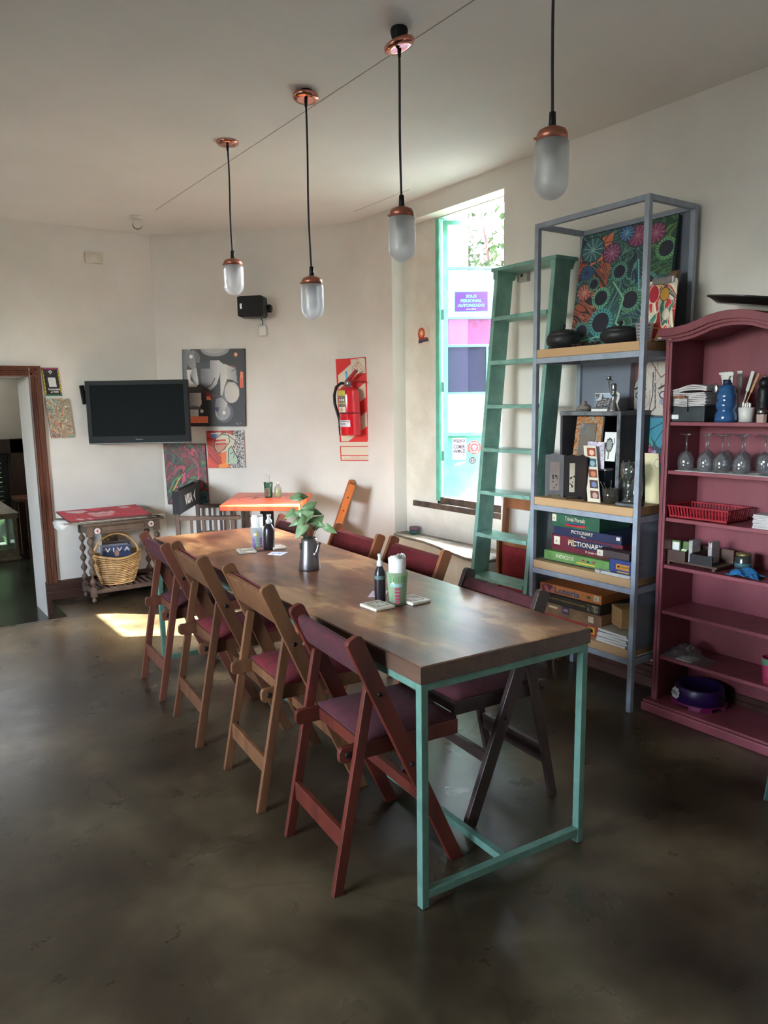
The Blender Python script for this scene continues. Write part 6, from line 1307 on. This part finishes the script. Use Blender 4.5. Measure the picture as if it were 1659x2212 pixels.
for k, (dx, dy, lx, ly, L_, wd_) in enumerate([(0, .02, 0, .055, .21, .012), (.01, .012, .0, .03, .20, .010), (0, -.01, -.01, -.06, .21, .009), (-.01, -.02, 0, -.075, .20, .006), (.01, 0, 0, .0, .215, .014)]):
    t = thing('utensil', ['white flat spatula, leftmost in the mug behind the blue bottle', 'second pale spatula beside it in the mug', 'pale knife leaning right out of the mug', 'slim wooden stick, rightmost in the mug', 'broad white utensil standing upright in the mug'][k], 'utensil', (3.25+dx, 1.845+dy, Z+.006), 0, 'utensils standing in the white mug')
    d = Vector((lx, ly, L_)); MB().bar((0, 0, 0), d*.6, wd_*.6, .003, (1, 0, 0)).build('shaft', WHT if k != 3 else kraft, t); MB().bar(d*.6, d, wd_*1.6, .003, (1, 0, 0)).build('blade', WHT if k != 3 else kraft, t)
t = thing('spoon', 'large metal spoon standing left of the blue bottle', 'spoon', (3.20, 1.905, Z)); MB().tube([(0, -.006, 0), (0, .0, .07), (0, .012, .12)], .003, 8).build('shaft', SILV, t); MB().ball((0, .016, .145), .018, 14, (.3, .85, 1.3)).build('bowl', SILV, t)
t = thing('cup', 'white cup with paper straw packets right of the mug', 'cup', (3.22, 1.783, Z)); MB().lathe([(0, .004), (.027, .004), (.03, .062), (.033, .062), (.030, .0), (0, 0)], (0, 0, 0), 24).build('body', WHT, t)
for k in range(4): MB().box((-.004, -.018+k*.010, .01), (.004, -.011+k*.010, .080+.003*(k % 2))).build('packet', PAPER, t)
t = thing('pepper_mill', 'black turned pepper mill at the right of the upper bookcase shelf', 'mill', (3.20, 1.700, Z)); MB().lathe([(0, 0), (.030, 0), (.031, .02), (.024, .04), (.028, .06), (.026, .08), (.030, .09), (.024, .11), (.028, .125), (.026, .14), (.018, .15), (.03, .155)][:11]+[(0, .15)], (0, 0, 0), 24).build('body', BLK, t); MB().ball((0, 0, .163), .025, 16).build('cap', BLK, t); MB().lathe([(0, 0), (.004, 0), (.006, .006), (0, .01)], (0, 0, .186), 10).build('knob', SILV, t)
t = thing('salt_shaker', 'small glass salt shaker with metal cap in front of the pepper mill', 'shaker', (3.155, 1.680, Z)); MB().lathe([(0, 0), (.02, 0), (.021, .034), (0, .034)], (0, 0, 0), 8, None, False).build('glass', mat('salt_glass', (196, 170, 160), .2), t); MB().lathe([(0, 0), (.019, 0), (.020, .014), (.010, .026), (0, .027)], (0, 0, .034), 16).build('cap', SILV, t)
# shelf 2: glasses upside down
Z = 1.1815
t = thing('shelf_paper', 'white paper lining under the wine glasses', 'paper', (3.245, 1.80, Z)); MB().box((-.112, -.27, 0), (.12, .26, .0012)).box((-.118, -.24, 0), (-.112, -.02, .001)).build('sheet', PAPER, t); MB().box((-.02, -.24, .0012), (.08, .2, .0022)).build('second_sheet', PAPER, t)
WGL = glassm('wine_glass_clear', (242, 244, 246), .05, .10, .22)
proto = None; names_ = ['leftmost in the front row', 'second in the front row', 'third in the front row', 'fourth in the front row', 'leftmost in the back row', 'second in the back row', 'third in the back row', 'fourth in the back row']
def dup(root, loc, label):
    r = root.copy(); COL.objects.link(r); r.location = loc; r['label'] = label
    for ch in list(root.children): c = ch.copy(); COL.objects.link(c); c.parent = r
    return r
for k, (y, x) in enumerate([(2.032, 3.175), (1.935, 3.175), (1.858, 3.175), (1.768, 3.175), (1.985, 3.275), (1.890, 3.275), (1.812, 3.275), (1.722, 3.275)]):
    lb = 'upside down wine glass on the second bookcase shelf, '+names_[k]
    if proto is None:
        proto = thing('wine_glass', lb, 'glass', (x, y, Z+.0025), 0, 'upside down wine glasses in the bookcase')
        MB().lathe([(.031, 0), (.0355, .03), (.034, .055), (.02, .082), (.005, .09), (.005, .087), (.018, .080), (.032, .055), (.0335, .03), (.029, 0)], (0, 0, 0), 24, None, True, True).build('bowl', WGL, proto)
        MB().lathe([(0, .088), (.005, .089), (.0035, .12), (.006, .158), (.032, .164), (.032, .166), (0, .166)], (0, 0, 0), 24).build('stem', WGL, proto)
    else: dup(proto, (x, y, Z+.0025), lb)
t = thing('stemless_glass', 'single upright goblet at the right of the wine glasses', 'glass', (3.18, 1.663, Z+.0025)); MB().lathe([(0, .004), (.022, .004), (.034, .03), (.036, .06), (.03, .085), (.032, .085), (.038, .06), (.036, .028), (.024, 0), (0, 0)], (0, 0, 0), 24).build('bowl', WGL, t); MB().lathe([(0, .004), (.02, .004), (.026, .016), (0, .016)], (0, 0, 0), 20).build('thick_base', WGL, t)
# shelf 3: red basket, napkins
Z = .9585; RDP = mat('red_plastic', (158, 30, 42), .4, 0, (140, 24, 36), 8)
t = thing('plastic_basket', 'flat red slotted plastic basket on the third bookcase shelf', 'basket', (3.235, 1.945, Z))
bx, by = .095, .150
MB().box((-bx+.008, -by+.008, .0), (bx-.008, by-.008, .004)).build('base', RDP, t)
for sgn in (-1, 1):
    MB().bar((sgn*(bx+.001), -by-.004, .058), (sgn*(bx+.001), by+.004, .058), .007, .011, (1, 0, 0)).build('rim', RDP, t, .001)
    MB().bar((-bx, sgn*by, .058), (bx, sgn*by, .058), .007, .011, (0, 1, 0)).build('rim', RDP, t, .001)
    MB().bar((sgn*(bx-.010), -by+.008, .006), (sgn*(bx-.010), by-.008, .006), .014, .004, (1, 0, 0)).build('lower_band', RDP, t)
    MB().bar((-bx+.01, sgn*(by-.01), .006), (bx-.01, sgn*(by-.01), .006), .014, .004, (0, 1, 0)).build('lower_band', RDP, t)
    for k in range(19): y = -by+.010+(2*by-.02)*k/18; MB().bar((sgn*(bx-.010), y*.96, .008), (sgn*bx, y, .058), .008, .003, (1, 0, 0)).build('slat', RDP, t)
    for k in range(10): x = -bx+.010+(2*bx-.02)*k/9; MB().bar((x*.93, sgn*(by-.010), .008), (x, sgn*by, .058), .008, .003, (0, 1, 0)).build('slat', RDP, t)
t = thing('napkin_stack', 'short white napkin pile right of the red basket, cut by the photo edge', 'napkin', (3.19, 1.630, Z), 0, 'white napkins in the bookcase')
for k in range(8): MB().box((-.05+.002*(k % 2), -.055, k*.0075), (.05, .055-.002*(k % 3), k*.0075+.0068)).build('napkin', NAP, t)
# shelf 4: organiser
Z = .7325; ORG = wood('organiser_wood', (92, 66, 52), (66, 46, 38), .5, 'y', 14)
t = thing('wooden_organiser', 'dark wooden organiser tray with a leaf motif on the fourth bookcase shelf', 'organiser', (3.225, 1.98, Z))
MB().box((-.07, -.14, .012), (.07, .13, .022)).build('tray_base', ORG, t, .002); MB().box((-.068, -.13, 0), (.06, -.115, .012)).box((-.068, .10, 0), (.06, .115, .012)).build('feet', ORG, t)
MB().box((-.07, .02, .022), (-.062, .13, .070)).build('front_board', ORG, t, .002); MB().box((.062, -.14, .022), (.07, .13, .085)).build('back_board', ORG, t); MB().box((-.062, .122, .022), (.062, .13, .070)).build('side_board', ORG, t)
MB().box((-.062, .02, .022), (.062, .028, .070)).build('divider', ORG, t); MB().box((-.062, -.012, .022), (.062, -.004, .070)).build('divider', ORG, t)
MB().box((-.07, -.115, .022), (-.062, -.004, .066)).build('front_board', mat('black_board', (24, 22, 24), .6), t)
TEA = mat('tea_green', (110, 138, 76), .6, 0, (80, 104, 56), 12)
for k, (y, lb, m_) in enumerate([(.10, 'green and white tea packet, leftmost in the organiser', TEA), (.065, 'second tea packet in the organiser', mat('tea_grey_green', (106, 116, 84), .6)), (.04, 'dark green tea packet, third in the organiser', grn)]):
    t = thing('tea_packet', lb, 'tea packet', (3.20+k*.025, 1.98+y, Z+.0225), 0, 'tea packets in the organiser'); MB().box((-.006, -.028, 0), (.006, .028, .088-k*.004)).build('packet', m_, t, .002); MB().box((-.0075, -.024, .03), (-.006, .012, .08)).build('label', PAPER if k == 0 else TEA, t)
t = thing('sugar_sachets', 'light green and white sachets lying in the organiser', 'sachet', (3.19, 2.025-.01, Z+.0225)); MB().box((-.02, -.012, 0), (.02, .016, .052)).build('sachets', mat('sachet_green', (150, 196, 110), .6), t); MB().box((-.021, -.013, .052), (.021, .012, .056)).build('top_sachet', PAPER, t)
for k, (y, h) in enumerate([(-.028+.04, .105), (-.06, .10)]):
    t = thing('napkin_packet', ['folded napkins standing in the front slot of the organiser', 'folded napkins standing behind in the organiser'][k], 'napkin', (3.20+k*.04, 1.98+y-.008, Z+.0225), 0, 'white napkins in the bookcase')
    for j in range(3): MB().box((-.034, -.012+j*.006, 0), (.034, -.0065+j*.006, h-.004*(j % 2))).build('napkin', NAP, t, .002)
t = thing('glass_jar', 'dark glass jar with gold lid and blue label on the fourth bookcase shelf', 'jar', (3.255, 1.775, Z)); MB().lathe([(0, 0), (.034, 0), (.036, .01), (.036, .066), (.03, .076), (0, .076)], (0, 0, 0), 24).build('jar', mat('dark_glass', (52, 54, 52), .15, coat=.4), t); MB().lathe([(0, 0), (.033, 0), (.033, .012), (0, .012)], (0, 0, .076), 24).build('lid', mat('gold_lid', (140, 126, 84), .4, .6), t); MB().lathe([(.0362, .026), (.0368, .026), (.0368, .046), (.0362, .046)], (0, 0, 0), 24, None, True, True).build('label', mat('blue_label', (58, 96, 106), .5), t)
BC = mat('blue_cloth', (36, 110, 162), .95, 0, (28, 90, 138), 30, (1, 1, 1), .4, 220)
t = thing('blue_cloth', 'crumpled blue cleaning cloth on the fourth bookcase shelf', 'cloth', (3.185, 1.72, Z))
m = MB(); N = 22; M_ = 14; rq = random.Random(6); vs = []
for i in range(N+1):
    for j in range(M_+1):
        u, v = i/N*2-1, j/M_*2-1; e = max(0, 1-(abs(u)**3+abs(v)**3)/1.1); z = .003+math.sqrt(e)*(.020+.010*math.sin(5*u+2*v+1)+.006*math.sin(6*u*v+4*v))
        vs.append((v*(.038+.006*math.sin(4*u)), u*(.070+.008*math.sin(5*v)), max(.003, z)))
m.add(vs, [(i*(M_+1)+j, (i+1)*(M_+1)+j, (i+1)*(M_+1)+j+1, i*(M_+1)+j+1) for i in range(N) for j in range(M_)], True); o = m.build('cloth', BC, t); md = o.modifiers.new('s', 'SOLIDIFY'); md.thickness = .0025; md.offset = 1
MB().tube([(-.045, -.06+.008*i, .006+.014*abs(math.sin(i*.55))) for i in range(11)], .0022, 6).build('hem', BC, t)
# shelf 6: plastic bag and cup
Z = .2815
t = thing('plastic_bag', 'crumpled clear plastic bag with a white card on the sixth bookcase shelf', 'bag', (3.20, 1.985, Z))
m = MB(); vs = []
for i in range(N+1):
    for j in range(M_+1):
        u, v = i/N*2-1, j/M_*2-1; e = max(0, 1-(abs(u)**2.4+abs(v)**2.4)/1.15); z = .002+e*(.04+.014*math.sin(7*u+3*v)+.010*math.sin(13*u*v+2)+.009*math.sin(17*u-11*v)); z *= (1 if u > -.3 else .55)
        vs.append((v*.065, u*.125+.008*math.sin(6*v), max(.002, z)))
m.add(vs, [(i*(M_+1)+j, (i+1)*(M_+1)+j, (i+1)*(M_+1)+j+1, i*(M_+1)+j+1) for i in range(N) for j in range(M_)], False); m.build('bag', glassm('bag_film', (226, 226, 224), .12, .22, .35), t)
MB().box((-.06, -.05, .001), (.03, .03, .003)).build('card', PAPER, t); MB().box((-.03, -.035, .02), (-.026, .01, .032)).build('dark_window', INK, t)
tumbler('green cup with pink ribs cut by the right edge on the sixth bookcase shelf', 3.19, 1.588, Z, .030, .040, .115, mat('pink_plastic', (196, 60, 100), .4), [(.085, .112, 100, 260, mat('green_band', (90, 150, 110), .4))]+[(.01+k*.012, .016+k*.012, 100, 260, PKS) for k in range(6)], 'tumblers')
# base: purple bowl
Z = .0575; PB = mat('purple_plastic', (48, 24, 78), .35, 0, (40, 20, 66), 8); MG_ = mat('magenta_plastic', (116, 20, 76), .4)
t = thing('pet_bowl', 'purple pet bowl with magenta foot and white sticker in the bottom of the bookcase', 'bowl', (3.235, 1.94, Z))
MB().lathe([(.085, .022), (.120, .018), (.108, .09), (.104, .098), (.098, .096), (.082, .05), (.0, .045), (0, .03)], (0, 0, 0), 40).build('bowl', PB, t)
for k in range(4): a = k*PI/2+.6; MB().prism([(.095*math.cos(a-.45), .095*math.sin(a-.45), 0), (.122*math.cos(a-.45), .122*math.sin(a-.45), 0), (.125*math.cos(a), .125*math.sin(a), 0), (.122*math.cos(a+.45), .122*math.sin(a+.45), 0), (.095*math.cos(a+.45), .095*math.sin(a+.45), 0)], (0, 0, .022)).build('foot', MG_, t, .003)
MB().lathe([(.116, .020), (.1225, .020), (.1215, .026), (.116, .026)], (0, 0, 0), 40, None, True, True).build('foot_ring', MG_, t)
a0 = math.radians(150); nb = Vector((math.cos(a0), math.sin(a0), 0)); tb_ = Vector((math.sin(a0), -math.cos(a0), 0)); tb_ = tb_ if tb_.y < 0 else -tb_
cst = nb*.116+Vector((0, 0, .062)); ub = Vector((-nb.x*.2, -nb.y*.2, 1)).normalized()
pts = [(-.034, -.014), (-.022, -.014), (-.022, -.024), (.022, -.024), (.022, -.014), (.034, -.014), (.034, .014), (.022, .014), (.022, .024), (-.022, .024), (-.022, .014), (-.034, .014)]
MB().prism([cst+tb_*u+ub*v+nb*.003 for u, v in pts], nb*.001).build('sticker', WHT, t); text(t, 'KEN-L', tuple(cst+nb*.0048), tuple(tb_), tuple(ub), .017, INK, .054, bold=.03)
# green board at the right edge
t = thing('green_board', 'dark green painted wooden sandwich board cut by the right edge', 'board', (2.78, 1.24, 0))
DG_ = mat('dark_green_paint', (20, 50, 38), .5, 0, (14, 36, 28), 8)
MB().prism([(-.07, .105, 0), (.09, -.2, 0), (.13, -.14, .62), (.02, .085, .62)], Vector((.035, .018, 0))).build('panel', DG_, t, .003)
MB().prism([(.06, .16, 0), (.22, -.14, 0), (.16, -.12, .62), (.04, .10, .62)], Vector((.03, .015, 0))).build('rear_panel', DG_, t, .003)
